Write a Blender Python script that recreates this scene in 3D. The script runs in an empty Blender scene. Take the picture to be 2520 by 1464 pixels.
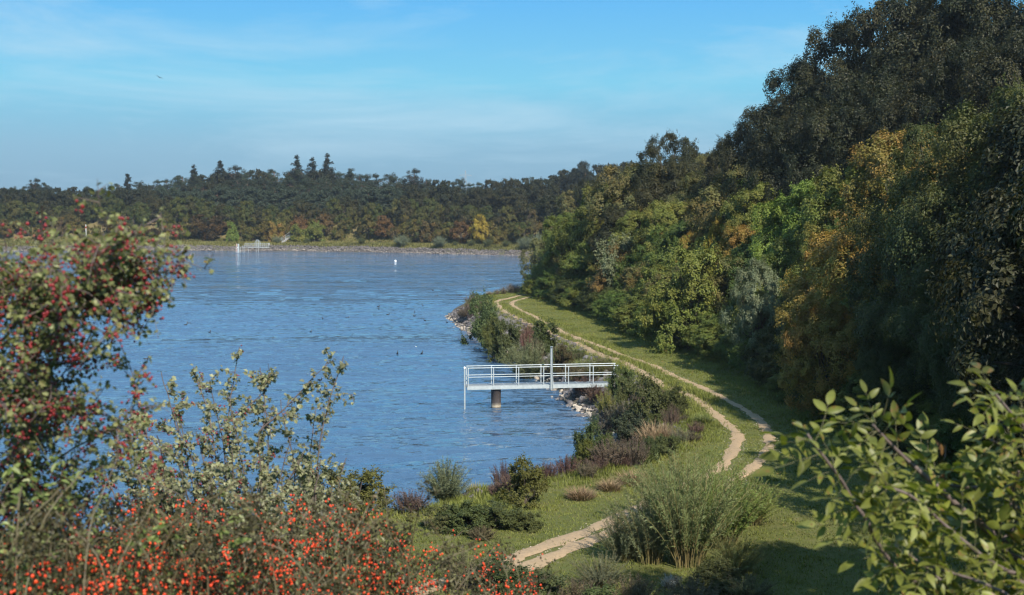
import bpy, math, random
import numpy as np
from mathutils import Vector

# ------------------------------------------------------------------ camera, sky, sun, exposure
S = bpy.context.scene
COL = S.collection
R = math.radians
TH = math.atan(219 / 3000)          # downward tilt
CAMZ = 12.0
cam_d = bpy.data.cameras.new('camera'); cam = bpy.data.objects.new('camera', cam_d); COL.objects.link(cam)
cam.location = (0, 0, CAMZ); cam.rotation_euler = (R(90) - TH, 0, 0)
cam_d.sensor_width = 36; cam_d.lens = 3000 / 2520 * 36; cam_d.clip_start = 0.05; cam_d.clip_end = 9000
cam_d.dof.use_dof = True; cam_d.dof.focus_distance = 75; cam_d.dof.aperture_fstop = 4.8
S.camera = cam

SUN_EL, SUN_AZ = 41, 154            # azimuth clockwise from +Y (the view direction)
world = bpy.data.worlds.new('World'); S.world = world; world.use_nodes = True
wn, wl = world.node_tree.nodes, world.node_tree.links
sky = wn.new('ShaderNodeTexSky'); sky.sky_type = 'NISHITA'; sky.sun_disc = False
sky.sun_elevation = R(SUN_EL); sky.sun_rotation = R(SUN_AZ)
sky.air_density = 1.0; sky.dust_density = 0.6; sky.ozone_density = 2.0
tc = wn.new('ShaderNodeTexCoord')
sx = wn.new('ShaderNodeSeparateXYZ'); wl.new(tc.outputs['Generated'], sx.inputs[0])
ramp = wn.new('ShaderNodeValToRGB'); wl.new(sx.outputs['Z'], ramp.inputs[0])
ramp.color_ramp.elements[0].position = 0.0; ramp.color_ramp.elements[0].color = (2.1, 3.7, 5.2, 1)
e = ramp.color_ramp.elements.new(0.05); e.color = (2.45, 4.9, 6.7, 1)
e = ramp.color_ramp.elements.new(0.10); e.color = (2.1, 6.2, 8.5, 1)
e = ramp.color_ramp.elements.new(0.18); e.color = (1.05, 4.6, 9.2, 1)
e = ramp.color_ramp.elements.new(0.25); e.color = (2.2, 5.2, 9.2, 1)
ramp.color_ramp.elements[-1].position = 1.0; ramp.color_ramp.elements[-1].color = (1.9, 3.8, 6.9, 1)
mixs = wn.new('ShaderNodeMix'); mixs.data_type = 'RGBA'; mixs.inputs[0].default_value = 0.96
wl.new(sky.outputs[0], mixs.inputs['A']); wl.new(ramp.outputs[0], mixs.inputs['B'])
mp = wn.new('ShaderNodeMapping'); mp.inputs['Scale'].default_value = (1.6, 1.6, 9.0); mp.inputs['Rotation'].default_value = (0.0, R(14), 0)
wl.new(tc.outputs['Generated'], mp.inputs[0])
cn = wn.new('ShaderNodeTexNoise'); cn.inputs['Scale'].default_value = 2.2; cn.inputs['Detail'].default_value = 7; cn.inputs['Roughness'].default_value = 0.62; cn.inputs['Distortion'].default_value = 0.5
wl.new(mp.outputs[0], cn.inputs[0])
cr = wn.new('ShaderNodeMapRange'); cr.inputs[1].default_value = 0.46; cr.inputs[2].default_value = 0.70; cr.inputs[3].default_value = 0; cr.inputs[4].default_value = 0.55
wl.new(cn.outputs[0], cr.inputs[0])
mixc = wn.new('ShaderNodeMix'); mixc.data_type = 'RGBA'; mixc.inputs['B'].default_value = (5.2, 7.4, 8.8, 1)
wl.new(cr.outputs[0], mixc.inputs[0]); wl.new(mixs.outputs['Result'], mixc.inputs['A'])
bg = wn['Background']; bg.inputs[1].default_value = 0.063
wl.new(mixc.outputs['Result'], bg.inputs[0])

sl = bpy.data.lights.new('sun', 'SUN'); sl.energy = 5.0; sl.angle = R(0.5); sl.color = (1.0, 0.93, 0.82)
so = bpy.data.objects.new('sun', sl); COL.objects.link(so)
sd = Vector((math.sin(R(SUN_AZ)) * math.cos(R(SUN_EL)), math.cos(R(SUN_AZ)) * math.cos(R(SUN_EL)), math.sin(R(SUN_EL))))
so.rotation_euler = sd.to_track_quat('Z', 'Y').to_euler()
S.view_settings.view_transform = 'Standard'; S.view_settings.look = 'None'; S.view_settings.exposure = 0.72
S.render.engine = 'CYCLES'
S.cycles.max_bounces = 6; S.cycles.diffuse_bounces = 3; S.cycles.glossy_bounces = 3; S.cycles.transmission_bounces = 3
S.cycles.volume_bounces = 0; S.cycles.transparent_max_bounces = 6
S.cycles.caustics_reflective = False; S.cycles.caustics_refractive = False
S.cycles.filter_width = 1.3

# ------------------------------------------------------------------ helpers
rng = np.random.default_rng(7)
def W(u, v, z=None, y=None):
    """world point seen at photo position (u, v) of the 2520-wide view, at height z or distance y"""
    dv = 732 - v
    d = np.array([u - 1260, dv * math.sin(TH) + 3000 * math.cos(TH), dv * math.cos(TH) - 3000 * math.sin(TH)])
    t = y / d[1] if y is not None else (z - CAMZ) / d[2]
    return np.array([0, 0, CAMZ]) + d * t
def norm(a):
    return a / np.maximum(np.linalg.norm(a, axis=-1, keepdims=True), 1e-9)

class MB:
    """collects vertices and faces (arrays of equal-sided faces) and builds ONE mesh"""
    def __init__(s): s.V = []; s.F = []; s.T = []; s.M = []; s.U = []; s.n = 0
    def add(s, V, F, tint=None, m=0, turn=None):
        V = np.asarray(V, float); F = np.asarray(F, int)
        if not len(F): return
        s.V.append(V); s.F.append(F + s.n); s.n += len(V)
        s.T.append(np.full(len(F), 0.5) if tint is None else np.broadcast_to(np.asarray(tint, float), (len(F),)))
        s.M.append(np.full(len(F), m, int)); s.U.append(np.full(len(F), .5) if turn is None else np.broadcast_to(np.asarray(turn, float), (len(F),)))
    def box(s, c, size, rot=None, m=0):
        c = np.asarray(c, float); h = np.asarray(size, float) / 2
        V = np.array([[i, j, k] for i in (-1, 1) for j in (-1, 1) for k in (-1, 1)], float) * h
        if rot is not None: V = V @ np.asarray(rot).T
        s.add(V + c, [[0, 1, 3, 2], [4, 6, 7, 5], [0, 4, 5, 1], [2, 3, 7, 6], [0, 2, 6, 4], [1, 5, 7, 3]], m=m)
    def bar(s, a, b, w, h, m=0):
        a = np.asarray(a, float); b = np.asarray(b, float); d = norm(b - a)
        up = np.array([0, 0, 1.]) if abs(d[2]) < .9 else np.array([0, 1., 0])
        sd_ = norm(np.cross(d, up)); up2 = np.cross(sd_, d)
        Rm = np.stack([d, sd_, up2], 1)
        s.box((a + b) / 2, (np.linalg.norm(b - a), w, h), Rm, m)
    def tube(s, P, r, k=6, tint=None, m=0, cap=True):
        P = np.asarray(P, float); n = len(P); r = np.broadcast_to(np.asarray(r, float), (n,))
        T = norm(np.gradient(P, axis=0)); ref = np.array([0.31, 0.9, 0.2]) if abs(T[0][2]) > .6 else np.array([0, 0, 1.])
        A = norm(np.cross(T, ref)); B = np.cross(T, A)
        an = np.linspace(0, 2 * math.pi, k, endpoint=False)
        V = (P[:, None] + r[:, None, None] * (np.cos(an)[None, :, None] * A[:, None] + np.sin(an)[None, :, None] * B[:, None])).reshape(-1, 3)
        i = np.arange(n - 1)[:, None] * k; j = np.arange(k)[None]; j2 = (j + 1) % k
        F = np.stack([i + j, i + j2, i + k + j2, i + k + j], -1).reshape(-1, 4)
        s.add(V, F, tint, m)
        if cap:
            s.add(V[-k:], [list(range(k))], None, m); s.add(V[:k], [list(range(k))[::-1]], None, m)
    def lathe(s, c, prof, k=16, m=0):
        c = np.asarray(c, float); an = np.linspace(0, 2 * math.pi, k, endpoint=False)
        V = np.array([[r * math.cos(a), r * math.sin(a), z] for r, z in prof for a in an]) + c
        F = [[i * k + j, i * k + (j + 1) % k, (i + 1) * k + (j + 1) % k, (i + 1) * k + j] for i in range(len(prof) - 1) for j in range(k)]
        s.add(V, F, m=m)
    def mesh(s, name, mats, smooth=False):
        me = bpy.data.meshes.new(name)
        V = np.concatenate(s.V); me.vertices.add(len(V)); me.vertices.foreach_set('co', V.ravel())
        loops = np.concatenate([f.ravel() for f in s.F]); cnt = np.concatenate([np.full(len(f), f.shape[1]) for f in s.F])
        st = np.concatenate([[0], np.cumsum(cnt)[:-1]])
        me.loops.add(len(loops)); me.loops.foreach_set('vertex_index', loops.astype(np.int32))
        me.polygons.add(len(cnt)); me.polygons.foreach_set('loop_start', st.astype(np.int32))
        me.polygons.foreach_set('material_index', np.concatenate(s.M).astype(np.int32))
        me.polygons.foreach_set('use_smooth', np.full(len(cnt), smooth))
        at = me.attributes.new('tint', 'FLOAT', 'FACE'); at.data.foreach_set('value', np.concatenate(s.T).astype(np.float32))
        at = me.attributes.new('turn', 'FLOAT', 'FACE'); at.data.foreach_set('value', np.concatenate(s.U).astype(np.float32))
        for mt in (mats if isinstance(mats, (list, tuple)) else [mats]): me.materials.append(mt)
        me.update(calc_edges=True)
        return me

def obj(name, me, parent=None, color=None):
    o = bpy.data.objects.new(name, me); COL.objects.link(o)
    if parent is not None: o.parent = parent
    if color is not None: o.color = tuple(color) if len(color) == 4 else (*color, 0)
    return o
def tag(o, label=None, cat=None, group=None, kind=None):
    if label: o['label'] = label
    if cat: o['category'] = cat
    if group: o['group'] = group
    if kind: o['kind'] = kind
    return o
def empty(name, loc=(0, 0, 0), rz=0, sc=(1, 1, 1)):
    o = bpy.data.objects.new(name, None); COL.objects.link(o); o.location = loc; o.rotation_euler = (0, 0, rz); o.scale = sc
    o.empty_display_size = 0.2
    return o
ORD = ['first', 'second', 'third', 'fourth', 'fifth', 'sixth', 'seventh', 'eighth', 'ninth', 'tenth', 'eleventh', 'twelfth', 'thirteenth', 'fourteenth', 'fifteenth',
       'sixteenth', 'seventeenth', 'eighteenth', 'nineteenth', 'twentieth']
def ordw(i):
    if i < 20: return ORD[i]
    return str(i + 1) + ({1: 'st', 2: 'nd', 3: 'rd'}.get((i + 1) % 10, 'th') if (i + 1) % 100 not in (11, 12, 13) else 'th')
PENDING = {}
def later(template, single, key, o):     # labels that count along a row are given once the row is complete
    PENDING.setdefault((template, single), []).append((key, o))

# ------------------------------------------------------------------ materials
def nodes(name):
    m = bpy.data.materials.new(name); m.use_nodes = True
    nt = m.node_tree; nt.nodes.clear(); out = nt.nodes.new('ShaderNodeOutputMaterial')
    return m, nt, nt.nodes, nt.links, out
def mixrgb(nt, fac, a, b, mode='MIX'):
    n = nt.nodes.new('ShaderNodeMix'); n.data_type = 'RGBA'; n.blend_type = mode
    for k, val in ((0, fac), ('A', a), ('B', b)):
        if hasattr(val, 'is_output'): nt.links.new(val, n.inputs[k])
        elif k == 0: n.inputs[0].default_value = val
        else: n.inputs[k].default_value = (*val, 1) if len(val) == 3 else val
    return n.outputs['Result']
def leaf_mat(name, second=(0.10, 0.075, 0.012), second_amt=0.35, trans=0.25, rough=0.5, spec=0.22, autumn=(0.34, 0.165, 0.045), spots=0):
    """foliage: the object's own colour, varied leaf by leaf by the 'tint' attribute"""
    m, nt, N, L, out = nodes(name)
    oi = N.new('ShaderNodeObjectInfo'); at = N.new('ShaderNodeAttribute'); at.attribute_name = 'tint'
    br = N.new('ShaderNodeMapRange'); br.inputs[3].default_value = 0.6; br.inputs[4].default_value = 1.4; L.new(at.outputs['Fac'], br.inputs[0])
    au = N.new('ShaderNodeAttribute'); au.attribute_name = 'turn'
    ar = N.new('ShaderNodeMapRange'); ar.inputs[1].default_value = 0.25; ar.inputs[2].default_value = 0.95; L.new(au.outputs['Fac'], ar.inputs[0])
    am = N.new('ShaderNodeMath'); am.operation = 'MULTIPLY'; am.use_clamp = True; L.new(ar.outputs[0], am.inputs[0]); L.new(oi.outputs['Alpha'], am.inputs[1])
    col = mixrgb(nt, am.outputs[0], oi.outputs['Color'], autumn)
    hs = N.new('ShaderNodeHueSaturation'); L.new(col, hs.inputs['Color']); L.new(br.outputs[0], hs.inputs['Value'])
    f = N.new('ShaderNodeMapRange'); f.inputs[1].default_value = 0.62; f.inputs[2].default_value = 1.0; f.inputs[3].default_value = 0; f.inputs[4].default_value = second_amt
    L.new(at.outputs['Fac'], f.inputs[0])
    c2 = mixrgb(nt, f.outputs[0], hs.outputs[0], second)
    if spots:
        tco = N.new('ShaderNodeTexCoord'); sn = N.new('ShaderNodeTexNoise'); sn.inputs['Scale'].default_value = spots; sn.inputs['Detail'].default_value = 3; L.new(tco.outputs['Object'], sn.inputs[0])
        sm = N.new('ShaderNodeMapRange'); sm.inputs[1].default_value = .60; sm.inputs[2].default_value = .68; sm.inputs[4].default_value = .75; L.new(sn.outputs[0], sm.inputs[0])
        c2 = mixrgb(nt, sm.outputs[0], c2, (.16, .085, .03))
        sv = N.new('ShaderNodeMapRange'); sv.inputs[1].default_value = .3; sv.inputs[2].default_value = .6; sv.inputs[3].default_value = .72; sv.inputs[4].default_value = 1.12; L.new(sn.outputs[0], sv.inputs[0])
        h2 = N.new('ShaderNodeHueSaturation'); L.new(c2, h2.inputs['Color']); L.new(sv.outputs[0], h2.inputs['Value']); c2 = h2.outputs[0]
    p = N.new('ShaderNodeBsdfPrincipled'); L.new(c2, p.inputs['Base Color']); p.inputs['Roughness'].default_value = rough
    p.inputs['Specular IOR Level'].default_value = spec
    t = N.new('ShaderNodeBsdfTranslucent'); tcol = mixrgb(nt, 1.0, c2, (1.1, 1.25, 0.5), 'MULTIPLY'); L.new(tcol, t.inputs[0])
    mx = N.new('ShaderNodeMixShader'); mx.inputs[0].default_value = trans
    L.new(p.outputs[0], mx.inputs[1]); L.new(t.outputs[0], mx.inputs[2]); L.new(mx.outputs[0], out.inputs[0])
    return m
def plain(name, col, rough=0.6, metal=0.0, noise=None, scale=8.0, bump=0.0, spec=0.5):
    m, nt, N, L, out = nodes(name)
    p = N.new('ShaderNodeBsdfPrincipled'); L.new(p.outputs[0], out.inputs[0])
    p.inputs['Roughness'].default_value = rough; p.inputs['Metallic'].default_value = metal; p.inputs['Base Color'].default_value = (*col, 1); p.inputs['Specular IOR Level'].default_value = spec
    if noise is not None:
        t = N.new('ShaderNodeTexCoord'); n = N.new('ShaderNodeTexNoise'); n.inputs['Scale'].default_value = scale; n.inputs['Detail'].default_value = 6; n.inputs['Roughness'].default_value = 0.65
        L.new(t.outputs['Object'], n.inputs[0])
        r = N.new('ShaderNodeMapRange'); r.inputs[1].default_value = 0.3; r.inputs[2].default_value = 0.7; L.new(n.outputs[0], r.inputs[0])
        L.new(mixrgb(nt, r.outputs[0], col, noise), p.inputs['Base Color'])
        if bump:
            b = N.new('ShaderNodeBump'); b.inputs['Strength'].default_value = bump; b.inputs['Distance'].default_value = 0.02; L.new(n.outputs[0], b.inputs['Height']); L.new(b.outputs[0], p.inputs['Normal'])
    return m
LEAF = leaf_mat('broad_leaf')
PINE = leaf_mat('pine_needle', second=(0.05, 0.06, 0.03), second_amt=0.3, trans=0.08, rough=0.6, spec=0.25)
GRASS = leaf_mat('grass_blade', second=(0.22, 0.17, 0.07), second_amt=0.6, trans=0.25, rough=0.6, spec=0.2)
DRY = leaf_mat('dry_stem', second=(0.24, 0.17, 0.09), second_amt=0.5, trans=0.1, rough=0.8, spec=0.1)
NEARLEAF = leaf_mat('near_leaf', second=(0.42, 0.42, 0.20), second_amt=0.45, trans=0.38, rough=0.45, spec=0.35, spots=28)  # pale second colour paints bright highlights onto some leaves
BARK = plain('bark', (0.05, 0.038, 0.028), 0.9, noise=(0.10, 0.08, 0.06), scale=12, bump=.5)
PINEBARK = plain('pine_bark', (0.16, 0.085, 0.05), 0.9, noise=(0.09, 0.06, 0.045), scale=6)
TWIG = plain('twig', (0.085, 0.06, 0.05), 0.7, noise=(0.13, 0.10, 0.09), scale=30)
WILLOWTWIG = plain('willow_rod', (0.20, 0.14, 0.06), 0.6, noise=(0.15, 0.15, 0.05), scale=6)
REDTWIG = plain('rose_stem', (0.11, 0.075, 0.045), 0.6, noise=(0.10, 0.10, 0.045), scale=12)
GREENTWIG = plain('green_twig', (0.13, 0.13, 0.05), 0.6, noise=(0.09, 0.075, 0.035), scale=15)
GALV = plain('galvanised_steel', (0.29, 0.34, 0.36), 0.5, 0.2, noise=(0.45, 0.50, 0.51), scale=4)
GRATE = plain('steel_grating', (0.35, 0.39, 0.40), 0.55, 0.25, noise=(0.45, 0.48, 0.5), scale=20)
PAINT = plain('white_paint', (0.78, 0.79, 0.78), 0.5, noise=(0.68, 0.69, 0.68), scale=3)
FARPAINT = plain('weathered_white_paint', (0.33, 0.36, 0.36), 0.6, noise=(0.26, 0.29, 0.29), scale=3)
REDPAINT = plain('red_paint', (0.5, 0.03, 0.03), 0.5)
HIP = plain('rose_hip_skin', (0.60, 0.030, 0.010), 0.3, noise=(0.74, 0.085, 0.014), scale=40)
BERRY = plain('hawthorn_berry_skin', (0.125, 0.006, 0.010), 0.4, noise=(0.22, 0.012, 0.014), scale=40)
BLACK = plain('black_feather', (0.012, 0.012, 0.014), 0.5)
BEAK = plain('pale_beak', (0.75, 0.7, 0.6), 0.4)

# pillar: dark corroded pipe with a pale band left by the water
def pile_mat():
    m, nt, N, L, out = nodes('corroded_pipe'); p = N.new('ShaderNodeBsdfPrincipled'); L.new(p.outputs[0], out.inputs[0]); p.inputs['Roughness'].default_value = 0.7
    t = N.new('ShaderNodeTexCoord'); s = N.new('ShaderNodeSeparateXYZ'); L.new(t.outputs['Object'], s.inputs[0])
    n = N.new('ShaderNodeTexNoise'); n.inputs['Scale'].default_value = 7; n.inputs['Detail'].default_value = 6; L.new(t.outputs['Object'], n.inputs[0])
    base = mixrgb(nt, n.outputs[0], (0.028, 0.030, 0.036), (0.085, 0.062, 0.05))
    a = N.new('ShaderNodeMath'); a.operation = 'MULTIPLY_ADD'; a.inputs[1].default_value = 0.16; L.new(n.outputs[0], a.inputs[0]); L.new(s.outputs['Z'], a.inputs[2])
    r = N.new('ShaderNodeValToRGB'); L.new(a.outputs[0], r.inputs[0])
    r.color_ramp.elements[0].position = 0.12; r.color_ramp.elements[0].color = (0.3, 0.3, 0.3, 1)
    e = r.color_ramp.elements.new(0.16); e.color = (1, 1, 1, 1); e = r.color_ramp.elements.new(0.26); e.color = (.35, .35, .35, 1)
    r.color_ramp.elements[-1].position = 0.4; r.color_ramp.elements[-1].color = (0, 0, 0, 1)
    L.new(mixrgb(nt, r.outputs[0], base, (0.42, 0.36, 0.26)), p.inputs['Base Color'])
    return m
PILE = pile_mat()

def stone_mat():
    m, nt, N, L, out = nodes('basalt'); p = N.new('ShaderNodeBsdfPrincipled'); L.new(p.outputs[0], out.inputs[0]); p.inputs['Roughness'].default_value = 0.85
    t = N.new('ShaderNodeTexCoord'); n = N.new('ShaderNodeTexNoise'); n.inputs['Scale'].default_value = 5; n.inputs['Detail'].default_value = 8; n.inputs['Roughness'].default_value = 0.7; L.new(t.outputs['Object'], n.inputs[0])
    oi = N.new('ShaderNodeObjectInfo')
    sp = N.new('ShaderNodeMapRange'); sp.inputs[1].default_value = .3; sp.inputs[2].default_value = .72; sp.inputs[3].default_value = .55; sp.inputs[4].default_value = 1.5; L.new(n.outputs[0], sp.inputs[0])
    hs = N.new('ShaderNodeHueSaturation'); L.new(oi.outputs['Color'], hs.inputs['Color']); L.new(sp.outputs[0], hs.inputs['Value'])
    L.new(hs.outputs[0], p.inputs['Base Color'])
    b = N.new('ShaderNodeBump'); b.inputs['Strength'].default_value = .6; b.inputs['Distance'].default_value = .05; L.new(n.outputs[0], b.inputs['Height']); L.new(b.outputs[0], p.inputs['Normal'])
    return m
STONE = stone_mat()

def ground_mat():
    m, nt, N, L, out = nodes('turf_and_earth'); p = N.new('ShaderNodeBsdfPrincipled'); L.new(p.outputs[0], out.inputs[0]); p.inputs['Roughness'].default_value = 0.95; p.inputs['Specular IOR Level'].default_value = .15
    t = N.new('ShaderNodeTexCoord')
    def nz(sc, de=6, ro=.6):
        n = N.new('ShaderNodeTexNoise'); n.inputs['Scale'].default_value = sc; n.inputs['Detail'].default_value = de; n.inputs['Roughness'].default_value = ro; L.new(t.outputs['Object'], n.inputs[0])
        r = N.new('ShaderNodeMapRange'); r.inputs[1].default_value = .34; r.inputs[2].default_value = .66; L.new(n.outputs[0], r.inputs[0]); return r.outputs[0], n
    a, _ = nz(.35); b, _ = nz(3.0); c, cnode = nz(14., 8, .7)
    g = mixrgb(nt, a, (0.075, 0.10, 0.018), (0.15, 0.135, 0.045))
    g = mixrgb(nt, b, g, (0.075, 0.10, 0.02)); 
    f = N.new('ShaderNodeMath'); f.operation = 'MULTIPLY'; f.inputs[1].default_value = .45; L.new(c, f.inputs[0])
    g = mixrgb(nt, f.outputs[0], g, (0.15, 0.125, 0.06))
    at = N.new('ShaderNodeAttribute'); at.attribute_name = 'zone'; sep = N.new('ShaderNodeSeparateColor'); L.new(at.outputs['Color'], sep.inputs[0])
    rk = mixrgb(nt, c, (0.045, 0.042, 0.045), (0.12, 0.105, 0.095))
    g = mixrgb(nt, sep.outputs[0], g, rk)                                     # riprap bed
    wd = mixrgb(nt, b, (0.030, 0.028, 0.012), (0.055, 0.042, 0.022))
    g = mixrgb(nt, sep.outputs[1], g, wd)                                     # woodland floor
    hd = mixrgb(nt, b, (0.22, 0.165, 0.08), (0.15, 0.145, 0.045)); hd = mixrgb(nt, a, hd, (0.16, 0.12, 0.06))
    g = mixrgb(nt, sep.outputs[2], g, hd)                                     # dry bank grass
    L.new(g, p.inputs['Base Color'])
    bp = N.new('ShaderNodeBump'); bp.inputs['Strength'].default_value = .8; bp.inputs['Distance'].default_value = .08; L.new(cnode.outputs[0], bp.inputs['Height']); L.new(bp.outputs[0], p.inputs['Normal'])
    return m
GROUND = ground_mat()
def sand_mat():
    m, nt, N, L, out = nodes('sandy_gravel'); p = N.new('ShaderNodeBsdfPrincipled'); L.new(p.outputs[0], out.inputs[0]); p.inputs['Roughness'].default_value = 0.95; p.inputs['Specular IOR Level'].default_value = .2
    t = N.new('ShaderNodeTexCoord')
    n = N.new('ShaderNodeTexNoise'); n.inputs['Scale'].default_value = 9; n.inputs['Detail'].default_value = 9; n.inputs['Roughness'].default_value = .75; L.new(t.outputs['Object'], n.inputs[0])
    n2 = N.new('ShaderNodeTexNoise'); n2.inputs['Scale'].default_value = .8; n2.inputs['Detail'].default_value = 4; L.new(t.outputs['Object'], n2.inputs[0])
    a = mixrgb(nt, n2.outputs[0], (0.43, 0.295, 0.17), (0.34, 0.245, 0.15))
    r = N.new('ShaderNodeMapRange'); r.inputs[1].default_value = .35; r.inputs[2].default_value = .7; r.inputs[4].default_value = .75; L.new(n.outputs[0], r.inputs[0])
    L.new(mixrgb(nt, r.outputs[0], a, (0.20, 0.155, 0.10)), p.inputs['Base Color'])
    b = N.new('ShaderNodeBump'); b.inputs['Strength'].default_value = .7; b.inputs['Distance'].default_value = .03; L.new(n.outputs[0], b.inputs['Height']); L.new(b.outputs[0], p.inputs['Normal'])
    return m
SAND = sand_mat()
def water_mat():
    m, nt, N, L, out = nodes('lake_water'); p = N.new('ShaderNodeBsdfPrincipled'); L.new(p.outputs[0], out.inputs[0])
    p.inputs['Base Color'].default_value = (0.042, 0.086, 0.150, 1); p.inputs["Roughness"].default_value = 0.04; p.inputs['IOR'].default_value = 2.0
    t = N.new('ShaderNodeTexCoord')
    def nz(scx, scy, sc, det, rot=0, dist=0.):
        mp_ = N.new('ShaderNodeMapping'); mp_.inputs['Scale'].default_value = (scx, scy, 1); mp_.inputs['Rotation'].default_value = (0, 0, R(rot)); L.new(t.outputs['Object'], mp_.inputs[0])
        n = N.new('ShaderNodeTexNoise'); n.inputs['Scale'].default_value = sc; n.inputs['Detail'].default_value = det; n.inputs['Roughness'].default_value = .6; n.inputs['Distortion'].default_value = dist
        L.new(mp_.outputs[0], n.inputs[0]); return n.outputs[0]
    a = nz(.5, 1.0, 1.9, 3, 8, .4); b = nz(.6, 1.0, .5, 3, -12)
    streak = nz(.022, .16, 1.0, 4, 2)
    ms = N.new('ShaderNodeMapRange'); ms.inputs[1].default_value = .36; ms.inputs[2].default_value = .62; ms.inputs[3].default_value = 1.4; ms.inputs[4].default_value = .4; L.new(streak, ms.inputs[0])
    ad = N.new('ShaderNodeMath'); ad.operation = 'MULTIPLY_ADD'; ad.inputs[1].default_value = 1.7; L.new(b, ad.inputs[0]); L.new(a, ad.inputs[2])
    mu = N.new('ShaderNodeMath'); mu.operation = 'MULTIPLY'; L.new(ad.outputs[0], mu.inputs[0]); L.new(ms.outputs[0], mu.inputs[1])
    bp = N.new('ShaderNodeBump'); bp.inputs['Strength'].default_value = 1.0; bp.inputs["Distance"].default_value = 0.22; L.new(mu.outputs[0], bp.inputs['Height']); L.new(bp.outputs[0], p.inputs['Normal'])
    return m
WATER = water_mat()

# ------------------------------------------------------------------ terrain
near_shore = [(930, 1325), (1010, 1285), (1160, 1262), (1250, 1240), (1340, 1215), (1440, 1175), (1492, 1130), (1500, 1080), (1480, 1047), (1450, 1022), (1418, 1003), (1388, 986), (1368, 962),
              (1330, 930), (1295, 906), (1265, 886), (1240, 870), (1200, 846), (1160, 821), (1125, 800), (1100, 778)]
LAKE = [(-420, 90), (-200, 50), (-60, 40), (-25, 40.5), (-13, 42)] + [tuple(W(u, v, 0)[:2]) for u, v in near_shore] + \
       [(-6.6, 146), (-3, 153), (4, 160), (12, 171), (25, 190), (40, 212), (48, 250), (36, 292)] + \
       [tuple(W(u, v, 0)[:2]) for u, v in ((1330, 630.5), (1200, 627.5), (1000, 622.5), (800, 619), (560, 617.5), (300, 617), (0, 618))] + [(-260, 335), (-420, 280)]
INNER = [(-430, 30), (-200, 22), (-40, 23), (-15, 24.5), (0, 25.5), (8, 27), (14, 31.5), (17, 38), (16.6, 45), (15.2, 55), (14.7, 60), (14.3, 68.6), (13.0, 81.7), (10.4, 94.6), (7.2, 117), (2.6, 141),
         (4, 151), (14, 161), (24, 172), (38, 185), (54, 208), (62, 250), (48, 300)] + [tuple(W(u, v, 0)[:2] + np.array([0, 13])) for u, v in ((1330, 630.5), (1000, 622.5), (560, 617.5), (0, 618))] + [(-270, 349), (-430, 296)]
def sdist(poly, X, Y):
    """signed distance to polygon, negative inside"""
    P = np.array(poly); Q = np.roll(P, -1, 0)
    X = np.asarray(X, float); Y = np.asarray(Y, float)
    d = np.full(X.shape, 1e18); ins = np.zeros(X.shape, bool)
    for (ax, ay), (bx, by) in zip(P, Q):
        ex, ey = bx - ax, by - ay; t = np.clip(((X - ax) * ex + (Y - ay) * ey) / (ex * ex + ey * ey), 0, 1)
        d = np.minimum(d, (X - ax - t * ex) ** 2 + (Y - ay - t * ey) ** 2)
        c = (ay > Y) != (by > Y); ins ^= c & (X < (bx - ax) * (Y - ay) / (by - ay + 1e-12) + ax)
    return np.where(ins, -1, 1) * np.sqrt(d)
def wob(X, Y, s, seed=0):
    r = np.random.default_rng(seed); o = 0
    for k in range(5):
        a = r.uniform(0, 6.28); f = s * 1.7 ** k; o = o + np.sin((X * math.cos(a) + Y * math.sin(a)) * f + r.uniform(0, 6.28)) / 1.5 ** k
    return o / 2.2
def H(X, Y, full=False):
    X = np.asarray(X, float); Y = np.asarray(Y, float)
    sl_ = sdist(LAKE, X, Y) + .35 * wob(X, Y, 1.1, 3); st_ = sdist(INNER, X, Y)
    t = np.clip(sl_ / 4.6, 0, 1); z = 2.0 * (t * (1.55 - .55 * t))
    z = np.where(sl_ < 0, np.maximum(sl_ * .45, -5), z)
    z = z + 8.5 * (1 - np.exp(-np.maximum(0, 0) )) 
    e_ = np.clip(st_, 0, 25) * 0.34
    z = z + e_ + .07 * wob(X, Y, .5, 5) * np.clip(sl_ / 2, 0, 1) + .25 * wob(X, Y, .12, 8) * np.clip(st_ / 8, 0, 1)
    return (z, sl_, st_) if full else z
def hz(x, y): return float(H(np.array([x]), np.array([y]))[0])

def axis(*segs):
    out = []
    for a, b, s_ in segs: out.append(np.arange(a, b, s_))
    return np.concatenate(out)
gx = axis((-6000, -600, 400), (-600, -200, 20), (-200, -40, 4), (-40, 40, .4), (40, 100, 3), (100, 400, 20), (400, 6001, 400))
gy = axis((-300, -10, 20), (-10, 165, .4), (165, 330, 2.5), (330, 420, 2.0), (420, 700, 20), (700, 7001, 300))
X, Y = np.meshgrid(gx, gy); Z, SLK, STO = H(X, Y, True)
nx, ny = len(gx), len(gy)
idx = np.arange(nx * ny).reshape(ny, nx)
F = np.stack([idx[:-1, :-1], idx[:-1, 1:], idx[1:, 1:], idx[1:, :-1]], -1).reshape(-1, 4)
mb = MB(); mb.add(np.stack([X, Y, Z], -1).reshape(-1, 3), F)
gme = mb.mesh('ground', GROUND, True)
zone = np.zeros((ny, nx, 4), np.float32); zone[..., 3] = 1
farm = np.clip((Y - 200) / 60, 0, 1)
zone[..., 0] = np.clip((3.4 + .7 * wob(X, Y, .9, 11) - SLK) / .8, 0, 1) * (1 - farm) + np.clip((2.3 + .8 * wob(X, Y, .25, 12) - SLK) / 1.0, 0, 1) * farm
zone[..., 1] = np.clip((STO - 1.0 + .8 * wob(X, Y, .6, 13)) / 2, 0, 1) * np.clip((Y - 24 + 6 * (X > 12)) / 6, 0, 1)
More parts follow.
